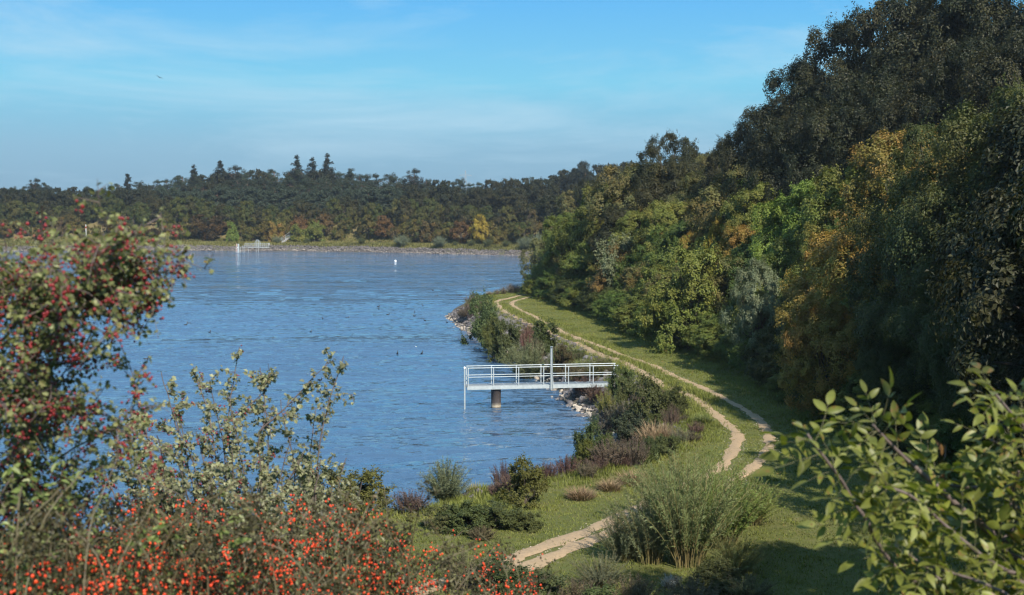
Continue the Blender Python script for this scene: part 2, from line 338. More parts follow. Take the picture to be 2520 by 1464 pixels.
zone[..., 2] = np.clip((SLK - 3.5) / 1, 0, 1) * farm * .8 + np.clip((6.2 - SLK + wob(X, Y, .5, 14)) / 2, 0, 1) * (1 - farm) * .3
ca = gme.color_attributes.new('zone', 'FLOAT_COLOR', 'POINT'); ca.data.foreach_set('color', zone.ravel())
tag(obj('ground', gme), 'grassy reservoir bank and wooded embankment around the lake', 'ground', kind='structure')
wx = axis((-700, -160, 20), (-160, 16, .38), (16, 121, 15)); wy = axis((15, 38, 4), (38, 160, .17), (160, 352, .5), (352, 425, 8)); WX, WY = np.meshgrid(wx, wy); WZ = np.zeros_like(WX); wr = np.random.default_rng(77)
for k in range(48):
    lam = math.exp(wr.uniform(math.log(.75), math.log(5.0))); th_ = R(90) + wr.normal(0, .42) + .12; kk = 6.283 / lam
    ph = (WX * math.cos(th_) + WY * math.sin(th_)) * kk + wr.uniform(0, 6.28); w_ = .0060 * lam ** .42 * (np.sin(ph) + .25 * np.sin(2 * ph + 1.2))
    WZ += w_ * np.clip((330 - WY) / 150, .25, 1) if lam > 2 else w_ * np.clip((165 - WY) / 15, 0, 1)
gust = .80 + .48 * wob(WX * .25, WY * 1.0, .16, 91) + .25 * wob(WX, WY, .12, 92)
WZ *= np.clip(gust, .25, 1.4) * np.clip((WX + 160) / 8, 0, 1) * np.clip((16 - WX) / 4, 0, 1) * np.clip((350 - WY) / 10, 0, 1) * np.clip((WY - 38) / 3, 0, 1) * (1 - .25 * np.clip((WY - 160) / 30, 0, 1))
n1, n2 = len(wx), len(wy); idx = np.arange(n1 * n2).reshape(n2, n1); mb = MB(); mb.add(np.stack([WX, WY, WZ], -1).reshape(-1, 3), np.stack([idx[:-1, :-1], idx[:-1, 1:], idx[1:, 1:], idx[1:, :-1]], -1).reshape(-1, 4))
tag(obj('water', mb.mesh('water', WATER, True)), 'blue rippled water of the reservoir', 'water', kind='structure')

def spline(P, step):
    P = np.asarray(P, float); n = len(P)
    Q = np.concatenate([[2 * P[0] - P[1]], P, [2 * P[-1] - P[-2]]]); out = []
    for i in range(1, n):
        p0, p1, p2, p3 = Q[i - 1], Q[i], Q[i + 1], Q[i + 2]; k = max(2, int(np.linalg.norm(p2 - p1) / step))
        t = np.linspace(0, 1, k, endpoint=False)[:, None]
        out.append(.5 * (2 * p1 + (p2 - p0) * t + (2 * p0 - 5 * p1 + 4 * p2 - p3) * t ** 2 + (3 * p1 - p0 - 3 * p2 + p3) * t ** 3))
    out.append(P[-1:]); return np.concatenate(out)
TA = [(1302, 724), (1256, 732), (1228, 738), (1224, 747), (1242, 761), (1272, 778), (1302, 792), (1340, 806), (1390, 829), (1440, 851), (1500, 876), (1550, 899), (1602, 925), (1650, 950), (1700, 977), (1742, 1006),
      (1780, 1037), (1806, 1065), (1814, 1090), (1802, 1120), (1775, 1147), (1735, 1172), (1650, 1212), (1560, 1258), (1450, 1302), (1320, 1352), (1180, 1405), (1000, 1462)]
TB = [(1330, 727), (1290, 734), (1264, 741), (1266, 753), (1300, 772), (1350, 797), (1400, 821), (1450, 843), (1500, 862), (1560, 884), (1620, 906), (1680, 931), (1740, 960), (1800, 991), (1850, 1021), (1880, 1046),
      (1893, 1075), (1893, 1104), (1878, 1132), (1848, 1158), (1800, 1187), (1740, 1215), (1640, 1252), (1500, 1308), (1330, 1376), (1150, 1446)]
tracks = []
for T_, wd, sd_ in ((TA, .26, 1), (TB, .23, 2)):
    P = spline([W(u, v, 2.02)[:2] for u, v in T_], .22); tracks.append(P)
    tan = norm(np.gradient(P, axis=0)); nrm = np.stack([-tan[:, 1], tan[:, 0]], 1); s_ = np.arange(len(P)) * .22
    near = np.clip((44 - P[:, 1]) / 10, 0, 1) * .07
    r_ = np.random.default_rng(sd_)
    def edge(o):
        e_ = sum(np.sin(s_ * f + r_.uniform(0, 6.28)) * a for f, a in ((.7, .06), (2.1, .05), (5.3, .035)))
        return e_ + r_.normal(0, .022, len(s_))
    lines = []
    for k, fr in enumerate((-1, -.45, 0, .45, 1)):
        o = fr * (wd + near) + (edge(k) if abs(fr) == 1 else 0) + .08 * np.sin(s_ * .23 + sd_)
        q = P + nrm * o[:, None]; lines.append(np.stack([q[:, 0], q[:, 1], H(q[:, 0], q[:, 1]) + (.035 if abs(fr) < 1 else .012)], 1))
    V = np.stack(lines, 1); n_ = len(P); i = np.arange(n_ * 5).reshape(n_, 5)
    mb = MB(); mb.add(V.reshape(-1, 3), np.stack([i[:-1, :-1], i[:-1, 1:], i[1:, 1:], i[1:, :-1]], -1).reshape(-1, 4))
    tag(obj('path', mb.mesh('path', SAND, True)), ['sandy wheel track of the bank path on the lake side', 'sandy wheel track of the bank path on the hedge side'][sd_ - 1], 'path', kind='structure')
ALLT = np.concatenate(tracks)
def track_dist(P):
    d = np.full(len(P), 1e9)
    for a in range(0, len(ALLT), 60):
        d = np.minimum(d, ((P[:, None, :2] - ALLT[None, a:a + 60:2]) ** 2).sum(-1).min(1))
    return np.sqrt(d)

# ------------------------------------------------------------------ foliage generators (unit height 1, base at z=0)
def quads(mb, p, a, n, L_, Wd, tint, m=0, fold=.18, turn=None):
    """one folded diamond leaf per row: base p, direction a, normal n"""
    b = norm(np.cross(n, a)); L_ = np.broadcast_to(L_, (len(p),))[:, None]; Wd = np.broadcast_to(Wd, (len(p),))[:, None]
    mid = p + a * L_ * .48 + n * Wd * fold
    V = np.stack([p, mid + b * Wd * .5, p + a * L_ - n * L_ * .08, mid - b * Wd * .5], 1).reshape(-1, 3)
    mb.add(V, np.arange(len(p) * 4).reshape(-1, 4), tint, m, turn)
def sph(r, n):
    v = r.normal(size=(n, 3)); return norm(v)
def clump_leaves(mb, r, c, rad, per, leaf, out_from, tbase, flat=1.0, up=.55, asp=.6):
    """leaves scattered in many small clumps"""
    n = len(c) * per
    ci = np.repeat(np.arange(len(c)), per)
    d = sph(r, n); rr = rad[ci] * (.35 + .65 * r.random(n) ** .6)
    p = c[ci] + d * rr[:, None] * np.array([1, 1, flat])
    o = norm(c[ci] - out_from + 1e-6)
    nn = norm(d * .6 + o * .55 + np.array([0, 0, up]) + r.normal(0, .45, (n, 3)))
    a = norm(np.cross(nn, sph(r, n))); a[:, 2] -= .25; a = norm(a - nn * (a * nn).sum(1, keepdims=True))
    t = np.clip(tbase[ci] * .55 + r.random(n) * .45, 0, 1)
    quads(mb, p, a, nn, leaf * r.uniform(.7, 1.3, n), leaf * asp * r.uniform(.8, 1.2, n), t)
def lobed_leaves(mb, r, lc, lr, nsub, per, leaf, center, asp=.62, up=.35, rnd=.28, flat=.9):
    """rounded leafy masses: lobes carry sub-clumps, sub-clumps carry leaves that face outwards"""
    nl = len(lc); li = np.repeat(np.arange(nl), nsub); out = norm(lc - center + 1e-6)
    ds = norm(sph(r, len(li)) + .75 * out[li] + np.array([0, 0, .15])); q = r.uniform(.55, 1.05, len(li))
    sc = lc[li] + ds * (lr[li] * q)[:, None] * np.array([1, 1, flat]); sr_ = lr[li] * r.uniform(.22, .42, len(li))
    st = r.random(len(li)); su = np.clip(.55 * r.random(nl)[li] + .45 * r.random(len(li)), 0, 1)
    i = np.repeat(np.arange(len(li)), per); d = norm(sph(r, len(i)) + .6 * ds[i])
    p = sc[i] + d * (sr_[i] * r.uniform(.45, 1.1, len(i)))[:, None]
    nn = norm(d * .5 + ds[i] * .55 + out[li][i] * .25 + np.array([0, 0, up]) + r.normal(0, rnd, (len(i), 3)))
    a = norm(np.cross(nn, sph(r, len(i)))); a[:, 2] -= .3; a = norm(a - nn * (a * nn).sum(1, keepdims=True))
    t = np.clip(.5 * st[i] + .5 * r.random(len(i)), 0, 1); u_ = np.clip(su[i] + r.normal(0, .1, len(i)), 0, 1)
    quads(mb, p, a, nn, leaf * r.uniform(.7, 1.3, len(i)), leaf * asp * r.uniform(.8, 1.2, len(i)), t, turn=u_)
    return sc, ds, st, su
def shoots(mb, r, sc, ds, st, su, k, leaf, ln, asp=.55):
    i = r.choice(len(sc), min(k, len(sc)), replace=False); o = norm(ds[i] + np.array([0, 0, .45]) + .3 * sph(r, len(i))); ll = ln * r.uniform(.4, 1.3, len(i))
    for f in np.linspace(.15, 1, 7):
        for q in range(2):
            p = sc[i] + o * (ll * f)[:, None] + r.normal(0, leaf * .3, (len(i), 3)); nn = norm(sph(r, len(i)) + np.array([0, 0, .7]) + .4 * o); a = norm(np.cross(nn, sph(r, len(i))) + .5 * o); a = norm(a - nn * (a * nn).sum(1, keepdims=True))
            quads(mb, p, a, nn, leaf * .95, leaf * asp * .9, np.clip(.5 * st[i] + .5 * r.random(len(i)), 0, 1), turn=su[i])
def limb(r, a, b, sag, k=6):
    t = np.linspace(0, 1, k)[:, None]; a = np.asarray(a, float); b = np.asarray(b, float)
    P = a + (b - a) * t; P[:, 2] += sag * np.sin(t[:, 0] * math.pi); P += r.normal(0, .012, P.shape) * np.sin(t * math.pi); return P
def broad_tree(seed, nl, nsub, per, leaf, base=.14, rx=.36, lump=.32, spiky=.0, lr=(.10, .17)):
    r = np.random.default_rng(seed); mb = MB()
    zc = (1 + base) / 2; hz_ = (1 - base) / 2 - .07
    d = sph(r, nl * 3); keep = [0]                      # spread the lobes evenly over the crown
    for i in range(1, len(d)):
        if len(keep) < nl and (d[keep] @ d[i]).max() < .93: keep.append(i)
    d = d[keep]; fr = r.uniform(0, 6.28, 4)
    lum = 1 + lump * (np.sin(d[:, 0] * 3 + fr[0]) * np.sin(d[:, 2] * 4 + fr[1]) + .6 * np.sin(d[:, 1] * 5 + fr[2])) + r.normal(0, .05, len(d))
    q = np.clip(lum, .6, 1.25) * .84; wz = np.where(d[:, 2] < 0, rx * (1 + .15 * d[:, 2]), rx * (1 - .15 * d[:, 2]))
    c = np.stack([d[:, 0] * q * wz, d[:, 1] * q * wz, zc + d[:, 2] * hz_ * np.minimum(q * 1.12, 1.06)], 1)
    inner = sph(r, nl // 3) * r.uniform(.1, .62, (nl // 3, 1)) * np.array([rx, rx, hz_]) + np.array([0, 0, zc]); c = np.concatenate([c, inner]); c[:, 2] = np.clip(c[:, 2], base * .8, .95)
    R_ = r.uniform(*lr, len(c)) * (1 - .25 * np.clip((c[:, 2] - zc) / hz_, 0, 1))
    sc, ds, st, su = lobed_leaves(mb, r, c, R_, nsub, per, leaf, np.array([0, 0, zc - .12]))
    if spiky: shoots(mb, r, sc, ds, st, su, int(len(sc) * spiky), leaf, .055)
    tr = MB(); top = np.array([r.normal(0, .02), r.normal(0, .02), zc + .1])
    tr.tube(limb(r, (0, 0, -.06), top, 0, 8), np.linspace(.024, .008, 8), 7)
    for k in range(12):
        cc = c[r.integers(len(c))]; z0 = r.uniform(base * .6, zc); tr.tube(limb(r, top * (z0 / top[2]), cc, .03), np.linspace(.011, .003, 6), 5)
    return mb, tr
def bush(seed, nl, nsub, per, leaf, lump=.3, rx=.5, asp=.55, spiky=.5, lr=(.13, .22)):
    r = np.random.default_rng(seed); mb = MB()
    d = sph(r, nl * 3); d[:, 2] = np.abs(d[:, 2]) - .2 * (r.random(len(d)) < .35); keep = [0]
    for i in range(1, len(d)):
        if len(keep) < nl and (d[keep] @ d[i]).max() < .95: keep.append(i)
    d = d[keep]; fr = r.uniform(0, 6.28, 4); lum = 1 + lump * (np.sin(d[:, 0] * 4 + fr[0]) * np.sin(d[:, 1] * 4 + fr[1]) + .7 * np.sin(d[:, 2] * 6 + fr[2])) + r.normal(0, .08, len(d))
    q = np.clip(lum, .5, 1.15) * .8
    c = np.stack([d[:, 0] * q * rx, d[:, 1] * q * rx, np.clip(.14 + d[:, 2] * q * .84, .05, .9)], 1)
    inner = sph(r, 6) * .22 + np.array([0, 0, .35]); c = np.concatenate([c, inner])
    sc, ds, st, su = lobed_leaves(mb, r, c, r.uniform(*lr, len(c)) * .8, nsub, per, leaf, np.array([0, 0, .1]), asp=asp, rnd=.34)
    shoots(mb, r, sc, ds, st, su, int(len(sc) * spiky), leaf, .15, asp)
    st_ = MB()
    for k in range(14):
        cc = c[r.integers(len(c))]; st_.tube(limb(r, (r.normal(0, .03), r.normal(0, .03), -.05), cc, .05), np.linspace(.012, .003, 6), 4)
    return mb, st_
def stemmy(seed, ns, leaf, spread=.45, per=26, asp=.16, base_r=.12, blob=False, low=.25, lean=.6, sr=.0035):
    """many stems fanning from the base with narrow leaves (willow) or seed heads (weeds)"""
    r = np.random.default_rng(seed); mb = MB(); st = MB(); P_, A_, N_, T_, L_ = [], [], [], [], []
    for k in range(ns):
        an = r.uniform(0, 6.28); q = r.random() ** .6; h = r.uniform(.45, 1.0) ** .8 * (1 - .25 * q)
        b = np.array([math.cos(an), math.sin(an), 0]) * base_r * q; e_ = np.array([math.cos(an), math.sin(an), 0]) * spread * q * r.uniform(.8, 1.15)
        t = np.linspace(0, 1, 9)[:, None]
        S_ = b + (e_ - b) * t ** (1 + lean) + np.array([0, 0, h]) * (t - .10 * q * t ** 3) + np.cumsum(r.normal(0, .004, (9, 3)), 0); S_[0, 2] = -.03
        st.tube(S_, np.linspace(sr, sr * .35, 9), 4, cap=False, tint=r.random())
        tt = r.uniform(low, 1, per); i = np.minimum((tt * 8).astype(int), 7); f = (tt * 8 - i)[:, None]
        p = S_[i] * (1 - f) + S_[i + 1] * f; dr = norm(S_[i + 1] - S_[i])
        o = norm(np.cross(dr, sph(r, per))); a = norm(o * .75 + dr * .7); n = norm(np.cross(a, np.cross(dr, o)) + .3 * sph(r, per))
        tb = r.random()
        if blob: p = p + o * r.uniform(0, .05, (per, 1)) * (1.1 - tt[:, None])
        P_.append(p); A_.append(a); N_.append(n); T_.append(np.clip(.5 * tb + .5 * r.random(per), 0, 1)); L_.append(leaf * r.uniform(.6, 1.2, per) * (1.15 - .5 * tt))
    L_ = np.concatenate(L_); quads(mb, np.concatenate(P_), np.concatenate(A_), np.concatenate(N_), L_, L_ * asp, np.concatenate(T_))
    return mb, st
def tall_grass(seed, nb):
    r = np.random.default_rng(seed); mb = MB()
    an = r.uniform(0, 6.28, nb); q = r.random(nb) ** .5; b = np.stack([np.cos(an) * q * .4, np.sin(an) * q * .4, np.zeros(nb)], 1)
    an2 = an + r.normal(0, .9, nb); ln = r.uniform(.3, 1, nb) * (1 - .55 * q ** 1.5); lean = r.uniform(.05, .6, nb) + .5 * q
    dr = np.stack([np.cos(an2), np.sin(an2), np.zeros(nb)], 1); sd_ = np.stack([-np.sin(an2), np.cos(an2), np.zeros(nb)], 1) * .0065
    pts = [b + dr * (lean * ln * t ** 2)[:, None] + np.array([0, 0, 1]) * (ln * t)[:, None] for t in (0, .45, .8, 1.0)]
    V = np.stack([pts[0] - sd_, pts[0] + sd_, pts[1] + sd_, pts[1] - sd_, pts[2] + sd_ * .7, pts[2] - sd_ * .7, pts[3]], 1)
    i = np.arange(nb)[:, None] * 7; tt = r.random(nb)
    mb.add(V.reshape(-1, 3), np.concatenate([i + [0, 1, 2, 3], i + [3, 2, 4, 5]]), np.concatenate([tt, tt])); mb.add(V.reshape(-1, 3), i + [5, 4, 6], tt)
    return mb
def pine_tree(seed, leaf, nl=62, per=70, top=.42):
    r = np.random.default_rng(seed); mb = MB(); tr = MB(); tr.tube(limb(r, (0, 0, -.05), (r.normal(0, .02), r.normal(0, .02), .95), 0, 8), np.linspace(.02, .006, 8), 6)
    C, T_ = [], []
    for k in range(nl):
        z = r.uniform(top - .16, .95) if k > 3 else r.uniform(.3, top); an = r.uniform(0, 6.28); ln = r.uniform(.08, .40) * math.sqrt(max(.06, 1 - (max(0, z - top) / (1 - top)) ** 2))
        e_ = np.array([math.cos(an) * ln, math.sin(an) * ln, z + r.normal(.01, .03)]); tr.tube(limb(r, (0, 0, z - .03), e_, .01, 4), np.linspace(.007, .002, 4), 4)
        for j in range(4): C.append(e_ * np.array([f_ := r.uniform(.45, 1.1), f_, 1]) + r.normal(0, .025, 3) * np.array([1, 1, .4])); T_.append(.3 * r.random() + .7 * z)
    C = np.array(C); clump_leaves(mb, r, C, r.uniform(.035, .065, len(C)), per, leaf, np.array([0, 0, top]), np.array(T_) * r.uniform(.5, 1, len(C)), flat=.85, up=.8, asp=.35)
    return mb, tr
def spruce_tree(seed, leaf, lay=30, per=60, thin=1.0):
    r = np.random.default_rng(seed); mb = MB(); tr = MB(); tr.tube(limb(r, (0, 0, -.05), (0, 0, 1.0), 0, 8), np.linspace(.016, .003, 8), 6)
    C, T_, Rd = [], [], []
    for k in range(lay):
        z0_ = .14 + .84 * (k / lay) ** .95; z = z0_; rad = (1 - z) * .30 * thin + .02
        nb = max(2, int(7 * (1 - z) + 2)); a0 = r.uniform(0, 6.28)
        for b in range(nb):
            z = z0_
            if r.random() < .14: continue
            an = a0 + b * 6.28 / nb + r.normal(0, .2); rr = rad * r.uniform(.45, 1.25); z = z + r.normal(0, .012)
            e_ = np.array([math.cos(an) * rr, math.sin(an) * rr, z - rr * .28 + .02]); tr.tube(limb(r, (0, 0, z), e_, .0, 3), np.linspace(.004, .001, 3), 3)
            for f_ in (.4, .7, 1.0): C.append(np.array([0, 0, z]) * (1 - f_) + e_ * f_ + r.normal(0, .006, 3)); T_.append(r.random()); Rd.append(.018 + .035 * (1 - z))
    C = np.array(C); clump_leaves(mb, r, C, np.array(Rd), per // 4, leaf, np.array([0, 0, .3]), np.array(T_), flat=.85, up=.6, asp=.35)
    return mb, tr

def protos(name, part, fn, seeds, mat, wood, **k):
    out = []
    for s_ in seeds:
        res = fn(s_, **k)
        a, b = res if isinstance(res, tuple) else (res, None)
        out.append((a.mesh(name + '_' + part, mat), b.mesh(name + '_wood', wood, True) if b else None))
    return out
PR = {}
PR['tree'] = protos('tree', 'crown', broad_tree, range(10, 17), LEAF, BARK, nl=46, nsub=16, per=62, leaf=.0185, rx=.40, base=.10, spiky=.5)
PR['oak'] = protos('oak', 'crown', broad_tree, range(20, 24), LEAF, BARK, nl=64, nsub=20, per=60, leaf=.0145, rx=.40, base=.10, lump=.2, spiky=.35, lr=(.11, .165))
PR['bigtree'] = protos('bigtree', 'crown', broad_tree, range(26, 29), LEAF, BARK, nl=70, nsub=20, per=75, leaf=.0105, rx=.42, base=.06, lump=.34, spiky=.8, lr=(.08, .14))
PR['hedge'] = protos('hedge', 'crown', bush, range(30, 36), LEAF, BARK, nl=30, nsub=18, per=52, leaf=.028, lump=.3, rx=.48)
PR['farbush'] = protos('farbush', 'crown', bush, range(40, 45), LEAF, BARK, nl=18, nsub=10, per=18, leaf=.07, lump=.3, rx=.45)
PR['fartree'] = protos('fartree', 'crown', broad_tree, range(46, 50), LEAF, BARK, nl=28, nsub=10, per=16, leaf=.045, rx=.38, base=.08, lump=.28, spiky=.5)
PR['pine'] = protos('pine', 'crown', pine_tree, range(50, 56), PINE, PINEBARK, leaf=.034, per=34)
PR['youngpine'] = protos('youngpine', 'crown', pine_tree, range(56, 59), PINE, PINEBARK, leaf=.07, per=26, top=.3)
PR['spruce'] = protos('spruce', 'crown', spruce_tree, range(60, 63), PINE, PINEBARK, leaf=.04)
PR['bush'] = protos('bush', 'crown', bush, range(70, 74), LEAF, TWIG, nl=20, nsub=11, per=30, leaf=.05, rx=.5, spiky=.9)
PR['bramble'] = protos('bramble', 'crown', bush, range(74, 76), LEAF, TWIG, nl=28, nsub=12, per=30, leaf=.055, rx=.5, lump=.38, asp=.75, spiky=1.0)
PR['willow'] = protos('willow', 'crown', stemmy, range(80, 83), LEAF, GREENTWIG, ns=190, leaf=.07, spread=.55, per=55, asp=.17)
PR['tallwillow'] = protos('tallwillow', 'crown', stemmy, range(84, 87), LEAF, WILLOWTWIG, ns=110, leaf=.058, spread=.58, per=84, asp=.16, low=.28, base_r=.14, sr=.0042, lean=.25)
PR['weed'] = protos('weed', 'crown', stemmy, range(90, 93), DRY, TWIG, ns=120, leaf=.045, spread=.5, per=60, asp=.4, blob=True, low=.35, base_r=.25)
PR['drygrass'] = protos('drygrass', 'blades', tall_grass, range(95, 98), DRY, None, nb=750)

def plant(kind, name, x, y, h, w, color, v=None, rz=None, z=None, part='crown', wood='trunk', wood_color=None):
    lst = PR[kind]; i = int(rng.integers(len(lst))) if v is None else v % len(lst)
    a, b = lst[i]
    if b is None:
        o = obj(name, a, None, color); o.location = (x, y, (hz(x, y) if z is None else z) - .03); o.rotation_euler = (0, 0, rng.uniform(0, 6.28)); o.scale = (w, w, h); return o
    root = empty(name, (x, y, (hz(x, y) if z is None else z) - .03), rng.uniform(0, 6.28) if rz is None else rz, (w, w, h))
    c = obj(part, a, root, color); t = obj(wood, b, root)
    return root

# ------------------------------------------------------------------ embankment trees on the right
GRN = [(0.0918, 0.1424, 0.0297, 0.096), (0.0807, 0.127, 0.0297, 0.04), (0.1113, 0.1517, 0.0327, 0.16)]
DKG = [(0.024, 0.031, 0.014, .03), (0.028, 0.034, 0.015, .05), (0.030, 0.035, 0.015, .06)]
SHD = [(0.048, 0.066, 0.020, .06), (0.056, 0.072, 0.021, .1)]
OLV = [(0.1294, 0.16, 0.0335, 0.158), (0.147, 0.1685, 0.0363, 0.221), (0.1153, 0.1542, 0.0335, 0.126)]
ORG = [(0.2329, 0.1944, 0.0416, 0.72), (0.2018, 0.1702, 0.0416, 0.675), (0.2872, 0.2188, 0.0475, 0.63)]
RED = [(0.1708, 0.1087, 0.0386, 0.4), (0.1485, 0.1165, 0.0416, 0.4)]
YEL = [(0.28, 0.22, 0.028, .3), (0.22, 0.20, 0.028, .3)]
LIM = [(0.1417, 0.2053, 0.0339, 0.08), (0.1294, 0.1916, 0.0339, 0.1)]
SIL = [(0.1625, 0.1885, 0.104, 0.1), (0.1365, 0.1625, 0.091, 0.1)]
BRN = [(0.1244, 0.126, 0.0431, 0.293), (0.1113, 0.1197, 0.0431, 0.264)]
PAL = {'mid green': GRN, 'dark green': DKG, 'deep green': SHD, 'olive': OLV, 'orange brown': ORG, 'rust red': RED, 'yellow': YEL, 'lime green': LIM, 'silvery': SIL, 'brown': BRN}
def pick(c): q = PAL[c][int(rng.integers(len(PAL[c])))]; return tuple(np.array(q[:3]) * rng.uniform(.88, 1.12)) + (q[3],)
def toe_curve(off):
    P = spline(INNER[7:18], 1.0); t = norm(np.gradient(P, axis=0)); n = np.stack([t[:, 1], -t[:, 0]], 1); return P + n * off
# hero trees: (u, v of top, distance, width factor, kind, colour, label)
HERO = [
 (1650, 338, 128, .75, 'oak', 'dark green', 'slender dark tree standing up above the wood left of the dark oaks'),
 (1575, 395, 130, .95, 'tree', 'brown', 'brownish round tree at the left shoulder of the embankment wood'),
 (1480, 465, 133, .95, 'tree', 'olive', 'olive tree stepping down to the headland end of the wood'),
 (1400, 520, 138, .9, 'tree', 'olive', 'low olive tree over the very end of the headland hedge'),
 (1720, 430, 118, .9, 'tree', 'brown', 'brown leaved tree under the slender dark tree'),
 (1840, 385, 106, 1.0, 'tree', 'brown', 'rusty brown tree right below the left end of the dark oaks'),
 (1660, 500, 112, .95, 'tree', 'olive', 'yellowing olive maple in the middle of the wood below the skyline'),
 (1530, 500, 124, .85, 'tree', 'dark green', 'dark green tree in the left part of the wood'),
 (1520, 575, 116, .75, 'bush', 'silvery', 'bluish green small tree between rust coloured shrubs near the headland'),
 (1760, 545, 94, .38, 'tree', 'yellow', 'small bright yellow tree in the middle of the embankment'),
 (1985, 440, 84, .85, 'tree', 'lime green', 'bright lime green tree in the middle of the embankment wood'),
 (1890, 460, 92, .9, 'tree', 'olive', 'olive grey tree left of the bright lime green tree'),
 (2130, 390, 78, .95, 'tree', 'olive', 'tall olive maple right of the bright lime green tree'),
 (2260, 330, 74, .95, 'tree', 'orange brown', 'tall orange tinged maple below the dark oaks'),
 (2080, 560, 66, .95, 'tree', 'orange brown', 'golden orange maple leaning out over the verge'),
 (2210, 500, 62, .9, 'tree', 'orange brown', 'rusty orange maple beside the dark trees on the right'),
 (1880, 650, 72, .7, 'tree', 'silvery', 'silvery leaved small tree on the front of the embankment'),
 (1700, 610, 86, .9, 'hedge', 'olive', 'yellow green shrub bulging out in the middle of the hedge'),
 (2030, 720, 57, .85, 'tree', 'orange brown', 'golden leaved young tree glowing low at the shaded end of the hedge'),
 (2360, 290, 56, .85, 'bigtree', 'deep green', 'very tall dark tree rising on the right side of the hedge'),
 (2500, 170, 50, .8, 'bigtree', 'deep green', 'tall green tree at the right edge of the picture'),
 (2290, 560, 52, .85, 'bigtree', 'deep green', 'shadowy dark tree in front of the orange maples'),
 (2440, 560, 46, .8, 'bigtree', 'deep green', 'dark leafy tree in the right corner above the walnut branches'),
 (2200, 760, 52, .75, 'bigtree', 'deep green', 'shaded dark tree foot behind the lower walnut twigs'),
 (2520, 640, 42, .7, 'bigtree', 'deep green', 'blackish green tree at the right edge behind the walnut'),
]
for k, (u, vt, D, wf, kd, cl, lb) in enumerate(HERO):
    p = W(u, vt, y=D); zb = hz(p[0], p[1]); h = p[2] - zb
    o = plant(kd, 'broadleaf_tree' if kd in ('tree', 'oak', 'bigtree') else 'bushy_shrub', p[0], p[1], h, h * wf, pick(cl), v=k); tag(o, lb, 'tree' if kd in ('tree', 'oak', 'bigtree') else 'shrub', 'trees and shrubs of the embankment wood')
# rows behind one another up the slope
def row(off, step, hr, wf, kind, cols, name, cat, where, jit=1.2, y0=36, y1=158, skip=0.):
    P = toe_curve(off); acc = 0; last = P[0]
    for p in P:
        if p[1] < y0 or p[1] > y1: continue
        if np.linalg.norm(p - last) < step * rng.uniform(.8, 1.2): continue
        last = p
        if rng.random() < skip: continue
        q = p + rng.normal(0, jit * .4, 2); h = rng.uniform(*hr); c = cols[int(rng.integers(len(cols)))]
        o = plant(kind, name, q[0], q[1], h, h * wf * rng.uniform(.85, 1.2), pick(c))
        tag(o, None, cat, 'trees and shrubs of the embankment wood'); later('%s ' + c + ' ' + where + ', counted from the headland', c, -q[1], o)
row(.9, 2.2, (1.7, 3.0), 1.5, 'hedge', ['mid green', 'mid green', 'deep green', 'olive', 'mid green'], 'hedge_shrub', 'shrub', 'shrub at the hedge foot beside the grass verge', .5)
row(3.2, 2.6, (3.6, 5.4), 1.15, 'hedge', ['mid green', 'olive', 'mid green', 'rust red', 'mid green', 'olive', 'brown', 'mid green'], 'hedge_shrub', 'shrub', 'shrub in the second line of the hedge', .8)
row(6.5, 3.4, (5.5, 7.6), .85, 'tree', ['olive', 'mid green', 'olive', 'orange brown', 'olive', 'mid green'], 'broadleaf_tree', 'tree', 'tree half way up the embankment', 1.2)
row(12, 4.4, (7.0, 9.5), .8, 'tree', ['olive', 'brown', 'mid green', 'mid green', 'olive'], 'broadleaf_tree', 'tree', 'tree on the upper embankment slope', 1.5)
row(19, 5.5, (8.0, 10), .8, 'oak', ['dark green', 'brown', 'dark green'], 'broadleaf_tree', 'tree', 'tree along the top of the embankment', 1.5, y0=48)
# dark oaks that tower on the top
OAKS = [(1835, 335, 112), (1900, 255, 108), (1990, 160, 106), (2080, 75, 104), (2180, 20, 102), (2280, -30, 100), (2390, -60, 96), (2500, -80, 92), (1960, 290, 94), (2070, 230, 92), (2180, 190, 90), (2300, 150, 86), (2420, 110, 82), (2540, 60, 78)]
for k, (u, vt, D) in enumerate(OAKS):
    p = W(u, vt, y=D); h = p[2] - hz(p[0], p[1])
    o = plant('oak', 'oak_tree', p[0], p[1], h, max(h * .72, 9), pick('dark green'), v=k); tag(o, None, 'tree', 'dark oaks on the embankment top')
    later('%s big dark oak on the embankment top, counted from the lake', 'oak', u + (5000 if D < 95 else 0), o)
# trees beyond the right edge whose shade falls on the lower lawn
for x, y, h in ((20, 27, 12), (24, 33, 13), (15.5, 21, 11), (25, 40, 13), (12, 16.5, 10.5), (15, 13, 11), (17, 34, 11), (19, 39, 12), (20.5, 45, 13)):
    o = plant('tree', 'broadleaf_tree', x, y, h, h * .8, pick('dark green')); tag(o, None, 'tree', 'trees and shrubs of the embankment wood'); later('%s green tree beside the shaded lawn right of the walnut branches', 'lawn', -y, o)

# ------------------------------------------------------------------ far shore
def far_base(u, back): 
    pts = np.array([W(a, b, 0) for a, b in ((1330, 630.5), (1200, 627.5), (1000, 622.5), (800, 619), (560, 617.5), (300, 617), (0, 618), (-80, 618.5))])
    us = np.array([1330, 1200, 1000, 800, 560, 300, 0, -80])[::-1]
    D = np.interp(u, us, pts[::-1, 1]) + back; return np.array([(u - 1260) / 3000 * D, D])
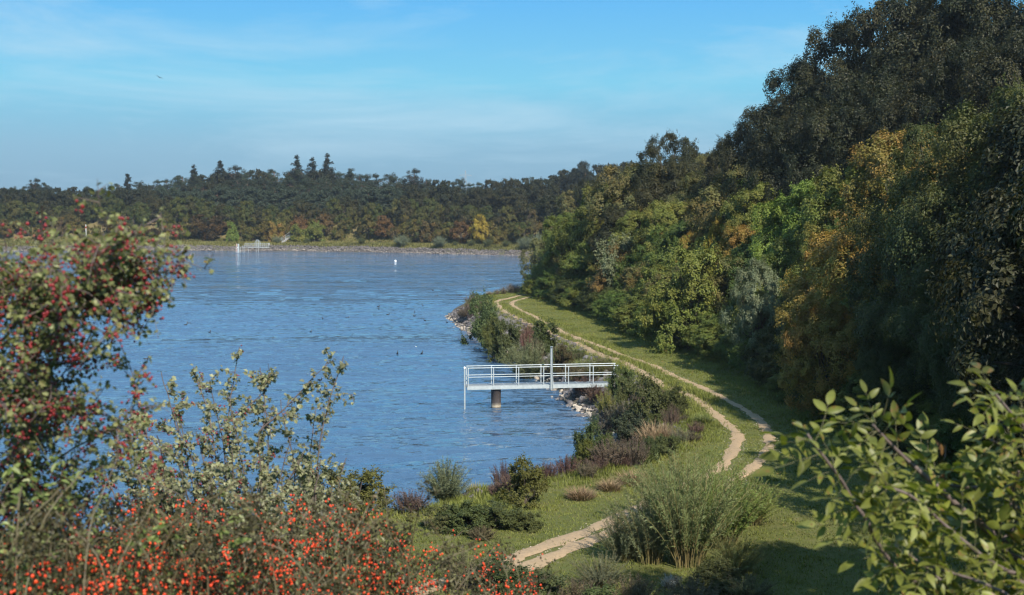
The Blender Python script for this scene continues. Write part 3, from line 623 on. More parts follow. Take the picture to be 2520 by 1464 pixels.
# bushes of the bank row
cols = ['mid green', 'olive', 'brown', 'rust red', 'olive', 'mid green', 'brown', 'olive', 'mid green', 'dark green', 'olive']
u = -60.
while u < 1440:
    u += rng.uniform(20, 34); b = far_base(min(u, 1330) if u > 1330 else u, rng.uniform(13, 20)); b[0] = (u - 1260) / 3000 * b[1]
    c = cols[int(rng.integers(len(cols)))]; h = rng.uniform(4.0, 7.5) * (.8 if u < 420 else 1)
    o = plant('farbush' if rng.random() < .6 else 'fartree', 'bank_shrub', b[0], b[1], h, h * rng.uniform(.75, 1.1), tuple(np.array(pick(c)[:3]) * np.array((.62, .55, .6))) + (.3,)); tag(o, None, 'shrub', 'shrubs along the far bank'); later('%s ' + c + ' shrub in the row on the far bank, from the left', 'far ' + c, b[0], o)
for u in np.arange(-60, 1440, 20):
    u = u + rng.uniform(-8, 8); b = far_base(min(u, 1330), rng.uniform(22, 30)); b[0] = (u - 1260) / 3000 * b[1]; h = rng.uniform(6, 9); c = ['deep green', 'mid green', 'deep green', 'olive'][int(rng.integers(4))]
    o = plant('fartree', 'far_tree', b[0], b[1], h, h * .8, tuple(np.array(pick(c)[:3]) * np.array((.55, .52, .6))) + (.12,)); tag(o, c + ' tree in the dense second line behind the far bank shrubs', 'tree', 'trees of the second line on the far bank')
for u, h, wf, c, kd, lb in ((1183, 8.2, .75, 'yellow', 'fartree', 'yellow green tree glowing alone in the far bank row'), (573, 6.5, .6, 'lime green', 'farbush', 'light green bush on the far bank above the far jetty'),
                            (735, 6.0, 1.0, 'olive', 'farbush', 'rounded olive tree right of the steps on the far bank'), (778, 6.4, .9, 'olive', 'farbush', 'yellow tipped olive tree, second right of the far steps'), (680, 7.2, .8, 'orange brown', 'farbush', 'orange brown bush left of the steps on the far bank')):
    b = far_base(u, 11); o = plant(kd, 'bank_shrub', b[0], b[1], h, h * wf, pick(c)); tag(o, lb, 'shrub', 'shrubs along the far bank')
for k, (u, h) in enumerate(((890, 2.4), (988, 4.2), (1083, 4.0), (1160, 2.2), (1200, 2.6), (1290, 4.0), (1325, 5.0), (682, 2.6), (398, 2.6), (340, 2.2), (310, 2.4), (755, 1.8), (1120, 1.6), (1245, 2.2))):
    b = far_base(u, 3.2 if h > 3.5 else 5.5); sil = h > 3.5 or u in (398, 682)
    o = plant('willow', 'bank_willow', b[0], b[1], h, h * 1.15, (0.19, 0.22, 0.15) if sil else (0.10, 0.12, 0.05)); tag(o, None, 'shrub', 'low willows on the far shore'); later('%s ' + ('silvery' if sil else 'green') + ' willow shrub low on the far shore, from the left', 'fw' + str(sil), b[0], o)
# the far pine wood, behind: young pines then tall trees
for k, u in enumerate(np.linspace(-70, 1330, 54)):
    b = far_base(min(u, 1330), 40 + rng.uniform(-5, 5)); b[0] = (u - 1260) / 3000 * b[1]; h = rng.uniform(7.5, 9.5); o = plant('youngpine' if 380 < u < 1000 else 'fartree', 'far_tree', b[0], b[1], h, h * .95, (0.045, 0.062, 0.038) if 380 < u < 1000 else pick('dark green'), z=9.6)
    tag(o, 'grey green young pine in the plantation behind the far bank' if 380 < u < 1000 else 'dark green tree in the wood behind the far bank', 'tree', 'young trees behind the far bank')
def skyline(u): return np.interp(u, [-100, 0, 60, 100, 150, 250, 330, 420, 500, 560, 640, 700, 760, 870, 960, 1010, 1070, 1130, 1180, 1250, 1320, 1380, 1430, 1500, 1560, 1700], [462, 462, 450, 446, 458, 460, 448, 432, 428, 418, 416, 415, 412, 420, 428, 436, 440, 442, 440, 438, 436, 424, 408, 404, 398, 380])
for rowi, (back, drop, n) in enumerate(((55, 46, 62), (68, 24, 66), (82, 4, 74))):
    for k, u in enumerate(np.linspace(-80, 1330 + 230 * (rowi == 2), n)):
        u = u + rng.uniform(-7, 7); b = far_base(min(u, 1330), back + rng.uniform(-4, 4)); b[0] = (u - 1260) / 3000 * b[1]
        zt = CAMZ + (513 - (skyline(u) + drop + rng.normal(0, 3))) / 3000 * b[1]; zb = 10.4; h = max(zt - zb, 4)
        right = u > 1180; kd = 'fartree' if (right and rng.random() < .7) or rng.random() < .18 else 'pine'
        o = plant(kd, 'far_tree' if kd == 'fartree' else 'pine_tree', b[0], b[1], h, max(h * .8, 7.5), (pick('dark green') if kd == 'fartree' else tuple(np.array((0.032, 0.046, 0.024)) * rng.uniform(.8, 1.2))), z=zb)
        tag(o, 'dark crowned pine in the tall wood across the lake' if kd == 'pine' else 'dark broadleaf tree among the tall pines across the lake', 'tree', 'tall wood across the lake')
for u, vt, kd, lb in ((733, 385, 'spruce', 'broad dark spruce, leftmost of three standing above the far wood'), (771, 390, 'spruce', 'middle spruce of three standing above the far wood'), (808, 381, 'spruce', 'narrow pointed spruce, rightmost of three above the far wood'),
                      (546, 395, 'spruce', 'small dark spruce on the left shoulder of the far wood'), (318, 428, 'spruce', 'flat topped conifer poking out of the low left end of the far wood'), (92, 438, 'pine', 'wide pine standing out at the far left of the far wood'), (480, 408, 'spruce', 'thin spruce left of the small dark spruce on the far wood'),
                      (1020, 414, 'pine', 'narrow pine standing up right of the three spruces'), (582, 406, 'pine', 'ragged pine top right of the small dark spruce'), (1430, 402, 'oak', 'broad dark tree where the far wood meets the near embankment')):
    b = far_base(min(u, 1330), 80); b[0] = (u - 1260) / 3000 * b[1]; zt = CAMZ + (513 - vt) / 3000 * b[1]; h = zt - 10.4
    o = plant(kd, 'spruce_tree' if kd == 'spruce' else ('pine_tree' if kd == 'pine' else 'broadleaf_tree'), b[0], b[1], h, h * (1.0 if kd == 'spruce' else .75), (0.020, 0.027, 0.018), z=10.4); tag(o, lb, 'tree', 'trees standing above the far wood')
# trees linking the far wood to the near embankment
for k, (u, vt, D) in enumerate(((1400, 470, 230), (1450, 440, 215), (1520, 425, 205), (1600, 420, 195), (1700, 372, 190), (1760, 372, 185), (1820, 380, 180), (1350, 480, 285), (1420, 455, 270), (1370, 560, 200), (1420, 540, 190), (1340, 540, 290))):
    p = W(u, vt, y=D); zb = 9.5 if D > 220 or u > 1440 else hz(p[0], p[1]); h = p[2] - zb; h = max(h, 4.)
    o = plant('fartree' if D > 220 else 'tree', 'broadleaf_tree', p[0], p[1], h, max(h * .8, 6), pick('dark green' if k % 3 else 'brown'), z=zb); tag(o, None, 'tree', 'trees beyond the headland'); later('%s tree beyond the headland hedge, counted from the left', 'hd', u, o)

# far jetty
fb = W(553 + 545 * .0627, 620.6, 0); FS = .0072
def fj(zx, zy, dy=0.): return np.array([(zx - 545) * FS, dy, (826 - zy) * FS])
root = empty('far_jetty', (fb[0], fb[1], 0)); tag(root, 'white railed jetty with ladder and arched gate on the far shore', 'jetty')
mb = MB(); mb.box(fj(765, 632, .5), ((920 - 605) * FS, 1.0, .09)); mb.box(fj(1300, 640, .5), ((1700 - 900) * FS, 1.0, .16)); obj('deck', mb.mesh('deck', FARPAINT), root)
for zx, z0, z1, w in ((612, 640, 850, .1), (910, 640, 850, .09), (1300, 640, 850, .1), (1215, 690, 850, .1)):
    mb = MB(); mb.bar(fj(zx, z1 + 30, .1), fj(zx, z0 - 4, .1), w, w); obj('leg', mb.mesh('leg', FARPAINT), root)
mb = MB()
for zx in (710, 765): mb.bar(fj(zx, 860, -.06), fj(zx, 560, -.06), .06, .06)
for zy in range(660, 840, 40): mb.bar(fj(710, zy, -.06), fj(765, zy, -.06), .05, .05)
obj('ladder', mb.mesh('ladder', FARPAINT), root)
for dy in (0.02, .98):
    mb = MB()
    for zy in (487, 552): mb.bar(fj(775, zy, dy), fj(1735, zy, dy), .05, .05)
    for zx in range(775, 1740, 75): mb.bar(fj(zx, 625, dy), fj(zx, 487, dy), .05, .05)
    obj('railing', mb.mesh('railing', FARPAINT), root)
mb = MB()
for zx in (1212, 1298): mb.bar(fj(zx, 630, .5), fj(zx, 352, .5), .1, .1)
mb.bar(fj(1205, 356, .5), fj(1305, 356, .5), .1, .1); g = obj('gate', mb.mesh('gate', FARPAINT), root)
mb = MB()
an = np.linspace(0, math.pi, 15); c0 = fj(1262, 500, .5)
for a0, a1 in zip(an[:-1], an[1:]): mb.bar(c0 + np.array([math.cos(a0) * .82, .03, math.sin(a0) * .95]), c0 + np.array([math.cos(a1) * .82, .03, math.sin(a1) * .95]), .05, .05)
for k in range(-7, 8): mb.bar(c0 + np.array([k * .11, .03, -.85]), c0 + np.array([k * .11, .03, .95 * math.sqrt(max(0, 1 - (k * .11 / .82) ** 2))]), .022, .022)
obj('guard_panel', mb.mesh('guard_panel', GALV), g)
mb = MB(); mb.box(fj(1708, 520, -.08), (.42, .05, .62)); s_ = obj('sign_board', mb.mesh('sign_board', FARPAINT), root); mb = MB(); mb.box(fj(1705, 522, -.115), (.2, .02, .07)); obj('red_bar', mb.mesh('red_bar', REDPAINT), s_)
root = empty('marker_post', (fb[0], fb[1] - .3, 0)); tag(root, 'red and white marker post standing in the water at the far jetty', 'post')
mb = MB(); mb.bar(fj(495, 900), fj(495, 500), .12, .12); obj('post', mb.mesh('post', PAINT), root)
mb = MB(); mb.bar(fj(486, 620, -.075), fj(486, 505, -.075), .05, .03); mb.bar(fj(486, 790, -.075), fj(486, 705, -.075), .05, .03); obj('red_stripe', mb.mesh('red_stripe', REDPAINT), root)
root = empty('gauge_board', (fb[0], fb[1] - .3, 0)); tag(root, 'broad pale level gauge board standing upright beside the far jetty', 'gauge board')
mb = MB(); mb.box((fj(556, 900) + fj(556, 505)) / 2, (.36, .1, 395 * FS)); obj('board', mb.mesh('board', GALV), root); mb = MB(); mb.bar(fj(500, 640, -.02), fj(535, 640, -.02), .08, .12); obj('bracket', mb.mesh('bracket', PAINT), root)
mb = MB(); mb.tube([fj(410, 900, .8), fj(400, 700, .8), fj(382, 510, .8)], [.07, .06, .04], 6); o = obj('wooden_stake', mb.mesh('wooden_stake', plain('weathered_wood', (.3, .27, .2), .9))); o.location = (fb[0], fb[1], 0); tag(o, 'weathered wooden stake leaning left of the far jetty', 'stake')
# steps up the far dyke
s0 = W(690, 599.5, y=far_base(690, 6)[1]); root = empty('bank_steps', (s0[0], s0[1], hz(s0[0], s0[1]))); tag(root, 'steps with thin handrails climbing the far bank', 'steps')
run = np.array([4.2, 10.0, 4.2]); mb = MB()
for k in range(24):
    p = run * (k / 24); mb.box(p + np.array([0, 0, -.05]), (.9, .42, .16))
obj('flight', mb.mesh('flight', plain('old_concrete', (.3, .29, .27), .9)), root)
for sx_ in (-.55, .55):
    mb = MB()
    for dz in (.5, 1.0): mb.bar(np.array([sx_, 0, dz]), run + np.array([sx_, 0, dz]), .05, .05)
    for k in range(7): p = run * k / 6 + np.array([sx_, 0, 0]); mb.bar(p - np.array([0, 0, .2]), p + np.array([0, 0, 1.0]), .05, .05)
    obj('handrail', mb.mesh('handrail', GALV), root)
# white pole, pylon, buoy, birds
p = far_base(213, 9); root = empty('striped_pole', (p[0], p[1], hz(p[0], p[1]))); tag(root, 'thin red and white pole upright in front of the far left wood', 'pole')
zt = CAMZ + (513 - 552) / 3000 * p[1] - hz(p[0], p[1]); mb = MB(); mb.tube([(0, 0, -.3), (0, 0, zt)], .09, 8); obj('shaft', mb.mesh('shaft', PAINT), root)
mb = MB(); mb.lathe((0, 0, zt - 1.1), [(.1, 0), (.1, .5)], 8); obj('red_band', mb.mesh('red_band', REDPAINT), root)
Dp = 1250; bx = (1146 - 1260) / 3000 * Dp; zt = CAMZ + (513 - 420) / 3000 * Dp
root = empty('power_pylon', (bx, Dp, 10)); tag(root, 'lattice power pylon whose tip shows above the far wood', 'pylon'); PY = plain('dull_steel', (.25, .27, .29), .6, .3); hh = zt - 10
mb = MB(); cs = [(-1, -1), (1, -1), (1, 1), (-1, 1)]
def pw(t): return 4.5 * (1 - t) ** 1.6 + .3
ts = np.linspace(0, 1, 10)
for a, b in zip(ts[:-1], ts[1:]):
    for k in range(4):
        c1 = np.array(cs[k]); c2 = np.array(cs[(k + 1) % 4]); A_ = np.array([*(c1 * pw(a)), a * hh]); B_ = np.array([*(c1 * pw(b)), b * hh]); C_ = np.array([*(c2 * pw(b)), b * hh]); mb.bar(A_, B_, .28, .28); mb.bar(A_, C_, .16, .16)
obj('tower', mb.mesh('tower', PY), root)
for zf in (.87, .68):
    mb = MB(); z_ = zf * hh
    for s_ in (-1, 1):
        for e_ in (-1, 1): mb.bar((s_ * pw(zf), e_ * pw(zf), z_), (s_ * 6.6, 0, z_), .2, .2); mb.bar((s_ * pw(zf), e_ * pw(zf), z_ + 1.6), (s_ * 6.6, 0, z_), .2, .2)
    obj('crossarm', mb.mesh('crossarm', PY), root)
b = W(973, 643.5, 0); mb = MB(); mb.lathe((b[0], b[1], 0), [(.0, -.25), (.2, -.15), (.27, .05), (.25, .22), (.14, .34), (.0, .38)], 14); root = empty('buoy', b); tag(root, 'white round buoy floating far out on the lake', 'buoy')
me = mb.mesh('float', PAINT, True); o = obj('float', me, root); o.matrix_parent_inverse = root.matrix_world.inverted(); o.location = tuple(-np.array(b)); 
mb = MB(); mb.tube([(0, 0, .34), (0, 0, .55)], .025, 6); mb.tube([(-.05, 0, .55), (.05, 0, .55)], .02, 6); obj('ring', mb.mesh('ring', GALV), root)

def duck_parts(body_mat, bill_mat):
    b = MB(); n = 11; t = np.linspace(0, 1, n); prof = np.array([.02, .45, .72, .9, 1, 1, .95, .85, .65, .4, .05]) * .075
    an = np.linspace(0, 2 * math.pi, 12, endpoint=False); P = []
    for tt, r_ in zip(t, prof):
        zc = .035 + .055 * max(0, .35 - tt) ** 1.0 * 1.6
        for a in an: P.append((-.17 + .34 * tt, math.cos(a) * r_ * 1.05, zc + math.sin(a) * r_ * .85))
    F = [[i * 12 + j, i * 12 + (j + 1) % 12, (i + 1) * 12 + (j + 1) % 12, (i + 1) * 12 + j] for i in range(n - 1) for j in range(12)]; b.add(P, F)
    # neck and head run on from the breast
    b.tube([(.12, 0, .05), (.15, 0, .10), (.165, 0, .145), (.175, 0, .175), (.19, 0, .20), (.205, 0, .205), (.22, 0, .2)], [.045, .036, .030, .030, .036, .034, .016], 10)
    b.tube([(-.15, 0, .07), (-.19, 0, .085), (-.22, 0, .085)], [.03, .022, .006], 8)
    q = MB(); q.tube([(.218, 0, .20), (.235, 0, .197), (.26, 0, .19)], [.014, .012, .004], 7)
    return b.mesh('coot_body', body_mat, True), q.mesh('coot_bill', bill_mat, True)
cb, cbill = duck_parts(BLACK, BEAK)
COOTS = [(553 + x * .3135, 355.6 + y * .3135) for x, y in ((1635, 1145), (1660, 1190), (1847, 1185), (1205, 1272), (1210, 1292), (1557, 1268), (1490, 1320), (1490, 1347), (1280, 1336), (1573, 1382), (770, 1370), (1745, 1397), (963, 1362))] + \
        [(x * .4605, 790.2 + y * .4605) for x, y in ((568, 13), (568, 45), (625, 33), (757, 25), (992, 20), (1010, 12), (1120, 60), (780, 203), (1660, 58), (1548, 458), (1703, 378), (790, 515))] + [(711 + x * .4605, 790.2 + y * .4605) for x, y in ((580, 172), (710, 172), (165, 315))]
for u, v in COOTS:
    b = W(u, v, 0); r_ = empty('coot', (b[0], b[1], -.02), rng.uniform(0, 6.28), (1.0,) * 3); obj('body', cb, r_); obj('bill', cbill, r_)
    tag(r_, None, 'bird', 'coots swimming on the lake'); later('%s black coot swimming on the lake, counted from the left', 'coot', u, r_)
wb, wbill = duck_parts(plain('white_feather', (.8, .8, .78), .6), plain('orange_bill', (.7, .3, .05), .5))
b = W(185, 741, 0); r_ = empty('gull', (b[0], b[1], -.02), 2.8, (1.5,) * 3); obj('body', wb, r_); obj('bill', wbill, r_); tag(r_, 'white gull floating on the lake behind the hawthorn berries', 'bird')
# flying bird
b = W(392, 190, y=120); root = empty('flying_bird', b, R(200)); tag(root, 'small black bird gliding alone in the sky', 'bird'); root.rotation_euler = (R(18), R(24), R(20))
mb = MB(); mb.tube([(0, .16, 0), (0, .12, .0), (0, .05, 0), (0, -.05, 0), (0, -.14, 0), (0, -.22, 0)], [.006, .028, .04, .038, .024, .012], 8); obj('body', mb.mesh('bird_body', BLACK, True), root)
for s_ in (-1, 1):
    mb = MB(); pr = [(0, .07, .0), (.12, .10, .05), (.25, .07, .05), (.36, -.02, .02), (.24, -.02, .045), (.11, -.05, .04), (0, -.07, 0)]
    V = [(s_ * x, y, z) for x, y, z in pr] + [(s_ * x, y, z - .008) for x, y, z in pr]
    mb.add(V, [[0, 1, 5, 6], [1, 2, 4, 5]]); mb.add(V, [[2, 3, 4]]); mb.add(V, [[7, 13, 12, 8], [8, 12, 11, 9]]); mb.add(V, [[9, 11, 10]])
    mb.add(V, [[i, 7 + i, 7 + (i + 1) % 7, (i + 1) % 7] for i in range(7)]); obj('wing', mb.mesh('wing', BLACK), root)
mb = MB(); V = [(-.02, -.18, .004), (.02, -.18, .004), (.05, -.31, .004), (-.05, -.31, .004)]; V += [(x, y, z - .008) for x, y, z in V]; mb.add(V, [[0, 1, 2, 3], [7, 6, 5, 4], [0, 4, 5, 1], [1, 5, 6, 2], [2, 6, 7, 3], [3, 7, 4, 0]]); obj('tail', mb.mesh('tail', BLACK), root)

# ------------------------------------------------------------------ near jetty
j0 = W(1152, 1003, 0); jl = W(1150, 951, z=1.36); jr = W(1510, 943.3, z=1.36)
dirv = norm((jr - jl)[:2]); LJ = float(np.linalg.norm((jr - jl)[:2])); rz = math.atan2(dirv[1], dirv[0]) 
root = empty('jetty', (jl[0], jl[1], 0), rz); tag(root, 'galvanised steel footbridge jetty with railings reaching from the bank into the lake', 'jetty')
WD, ZD = 1.0, 1.36
for yy in (0, WD):
    mb = MB(); mb.box((LJ / 2, yy, ZD - .10), (LJ, .012, .2)); mb.box((LJ / 2, yy + .03 * (1 if yy == 0 else -1) - .0, ZD - .006), (LJ, .08, .012)); mb.box((LJ / 2, yy + .03 * (1 if yy == 0 else -1), ZD - .206), (LJ, .08, .012)); obj('beam', mb.mesh('beam', GALV), root)
dk = MB(); n = int(LJ / .045)
for k in range(n): dk.box(((k + .5) * LJ / n, WD / 2, ZD + .012), (.012, WD - .14, .03))
for k in range(9): dk.box((LJ / 2, .09 + k * (WD - .18) / 8, ZD + .004), (LJ, .008, .02))
for k in range(1, int(LJ / .75)): dk.box((k * .75, WD / 2, ZD + .016), (.03, WD - .12, .042))
obj('deck', dk.mesh('deck', GRATE), root)
for yy in (.01, WD - .01):
    for nm, zz, r_ in (('handrail', 1.1, .022), ('mid_rail', .55, .018)):
        mb = MB(); mb.tube([(0.04, yy, ZD + zz), (LJ * .5, yy, ZD + zz), (LJ + .35, yy, ZD + zz)], r_, 8); obj(nm, mb.mesh(nm, GALV), root)
    for k in range(7):
        x = .06 + k * (LJ + .2) / 6; mb = MB(); mb.bar((x, yy, ZD - .18), (x, yy, ZD + 1.1), .05, .035); mb.box((x, yy + (-.02 if yy < .5 else .02), ZD - .1), (.12, .012, .14)); obj('post', mb.mesh('post', GALV), root)
mb = MB()
for zz in (.55, 1.1): mb.tube([(.05, .01, ZD + zz), (.05, WD / 2, ZD + zz), (.05, WD - .01, ZD + zz)], .02, 8)
obj('end_rail', mb.mesh('end_rail', GALV), root)
xm = (1351 - 1150) / (1503 - 1150) * LJ; mb = MB()
for dx in (-.055, .055): mb.box((xm + dx, -.10, ZD + 1.0), (.014, .10, 2.6))
mb.box((xm, -.06, ZD + 1.0), (.11, .012, 2.6)); mb.box((xm, -.06, ZD - .12), (.2, .03, .2)); mb.bar((xm + .1, -.08, ZD - .05), (xm + .02, -.08, ZD + 1.15), .05, .05)
mst = obj('mast', mb.mesh('mast', GALV), root); mb = MB(); mb.box((xm, -.11, ZD + 2.33), (.15, .13, .02)); mb.box((xm, -.03, ZD + 2.15), (.06, .05, .16)); obj('mast_head', mb.mesh('mast_head', GALV), mst)
xp = (1220.5 - 1150) / (1503 - 1150) * LJ; mb = MB(); mb.lathe((xp, .42, 0), [(.30, -1.5), (.30, .02), (.302, .06), (.302, .13), (.30, .17), (.30, 1.05), (.315, 1.06), (.315, 1.11), (.0, 1.11)], 28); pl_ = obj('pillar', mb.mesh('pillar', PILE, True), root)
mb = MB(); mb.box((xp + .1, .2, 1.13), (.22, .2, .04)); mb.box((xp + .14, .2, 1.15), (.06, .25, .07)); obj('bearing', mb.mesh('bearing', BLACK), pl_)
mp_ = empty('mooring_pole', (jl[0] - .16, jl[1] - .05, 0)); tag(mp_, 'thin steel pole standing in the water at the outer end of the jetty', 'pole')
mb = MB(); mb.tube([(0, 0, -1.2), (0, 0, .6), (0, 0, 2.5)], .05, 10); obj('shaft', mb.mesh('shaft', GALV), mp_); mb = MB(); mb.lathe((0, 0, 2.5), [(.058, -.06), (.064, .0), (.05, .05), (0, .07)], 10); obj('cap', mb.mesh('cap', PAINT, True), mp_)

# ------------------------------------------------------------------ riprap
def rock_mesh(seed):
    import bmesh
    r = np.random.default_rng(seed); bm = bmesh.new(); bmesh.ops.create_icosphere(bm, subdivisions=3, radius=.5)
    pl = [(sph(r, 1)[0], r.uniform(.28, .46)) for _ in range(11)]
    for v in bm.verts:
        c = np.array(v.co)
        for n, d in pl:
            k = c @ n - d
            if k > 0: c = c - n * k
        v.co = c * np.array([1.1, .9, .75]) + r.normal(0, .006, 3)
    me = bpy.data.meshes.new('rock'); bm.to_mesh(me); bm.free(); me.materials.append(STONE); return me
ROCKS = [rock_mesh(k) for k in range(8)]
shore = spline([p for p in LAKE[5:26]], .25)
stn = norm(np.gradient(shore, axis=0)); snr = np.stack([stn[:, 1], -stn[:, 0]], 1)
tst = shore[len(shore) // 2] + snr[len(shore) // 2]; 
if sdist(LAKE, tst[:1], tst[1:2])[0] < 0: snr = -snr
wts = np.where(shore[:, 1] > 57, 1.0, .35); wts /= wts.sum()
for k in range(290):
    i = rng.choice(len(shore), p=wts); off = rng.uniform(-.35, 3.0) if rng.random() < .75 else rng.uniform(-.7, .2); q = shore[i] + snr[i] * off; s_ = rng.uniform(.35, .85) * (.7 if off < .3 else 1)
    o = obj('boulder', ROCKS[k % 8]); o.location = (q[0], q[1], hz(q[0], q[1]) + s_ * .08); o.rotation_euler = tuple(rng.uniform(0, 6.28, 3)); o.scale = (s_, s_ * rng.uniform(.7, 1.1), s_ * rng.uniform(.6, .9))
    pale = off < .25 and rng.random() < .75
    o.color = (*((np.array((.34, .29, .23)) if pale else np.array((.105, .098, .10))) * rng.uniform(.7, 1.3)), 1)  # sunlit waterline and shaded bank are painted into the stone colours
    tag(o, 'stone painted sunlit pale at the waterline of the near bank' if pale else 'dark grey basalt boulder in the stone bank beside the lake', 'rock', 'pale stones along the waterline' if pale else 'dark boulders of the stone bank')
def scatter_stones(n, pts, nrm, lo, hi, smin, smax, name, colf):
    V0 = np.array([v.co[:] for v in ROCKS[0].vertices])
    r = np.random.default_rng(99); import bmesh
    bm = bmesh.new(); bmesh.ops.create_icosphere(bm, subdivisions=1, radius=.5); bv = np.array([v.co[:] for v in bm.verts]); bf = np.array([[v.index for v in f.verts] for f in bm.faces]); bm.free()
    i = r.integers(len(pts), size=n); off = r.uniform(lo, hi, n); q = pts[i] + nrm[i] * off[:, None] + r.normal(0, .1, (n, 2)); zz = H(q[:, 0], q[:, 1])
    s_ = r.uniform(smin, smax, n); mb = MB()
    jit = 1 + r.normal(0, .17, (n, len(bv), 1)); V = bv[None] * jit * s_[:, None, None] * np.array([1.1, .95, .7]); V = V + np.stack([q[:, 0], q[:, 1], zz + s_ * .1], 1)[:, None]
    F = bf[None] + (np.arange(n) * len(bv))[:, None, None]; t = np.repeat(colf(off, r), len(bf)); mb.add(V.reshape(-1, 3), F.reshape(-1, 3), t)
    return mb
def loose_mat():
    m, nt, N, L, out = nodes('loose_stone'); p = N.new('ShaderNodeBsdfPrincipled'); p.inputs['Roughness'].default_value = .9; L.new(p.outputs[0], out.inputs[0]); at = N.new('ShaderNodeAttribute'); at.attribute_name = 'tint'
    r = N.new('ShaderNodeValToRGB'); L.new(at.outputs['Fac'], r.inputs[0]); r.color_ramp.elements[0].color = (.05, .046, .048, 1); r.color_ramp.elements[1].color = (.42, .36, .28, 1); e = r.color_ramp.elements.new(.6); e.color = (.15, .13, .12, 1)
    L.new(r.outputs[0], p.inputs['Base Color']); return m
LOOSE = loose_mat()
mb = scatter_stones(7000, shore, snr, -.5, 3.6, .08, .38, 'gravel', lambda off, r: np.clip(np.where(off < .25, r.uniform(.45, 1, len(off)), r.uniform(0, .5, len(off))), 0, 1))  # paler tints near the water paint in the sunlit edge
tag(obj('gravel', mb.mesh('gravel', LOOSE)), 'small stones between the boulders of the near bank', 'stones', kind='stuff')
fs = spline([tuple(W(u, v, 0)[:2]) for u, v in ((1380, 632), (1330, 630.5), (1200, 627.5), (1000, 622.5), (800, 619), (560, 617.5), (300, 617), (0, 618), (-60, 618))], .5); ft = norm(np.gradient(fs, axis=0)); fn = np.stack([ft[:, 1], -ft[:, 0]], 1)
if fn[:, 1].mean() < 0: fn = -fn
mb = scatter_stones(9000, fs, fn, -.4, 2.3, .2, .55, 'gravel', lambda off, r: np.clip(np.where(off < .3, r.uniform(.2, .8, len(off)), r.uniform(.0, .62, len(off))), 0, 1))
tag(obj('gravel', mb.mesh('gravel', LOOSE)), 'grey stone facing along the far shore', 'stones', kind='stuff')

tn_ = norm(np.gradient(ALLT, axis=0)); tn_ = np.stack([-tn_[:, 1], tn_[:, 0]], 1)
mb = scatter_stones(9000, ALLT, tn_, -.42, .42, .012, .055, 'gravel', lambda off, r: r.uniform(.55, 1.0, len(off)))
tag(obj('gravel', mb.mesh('gravel', LOOSE)), 'fine gravel lying on the wheel tracks', 'stones', kind='stuff')

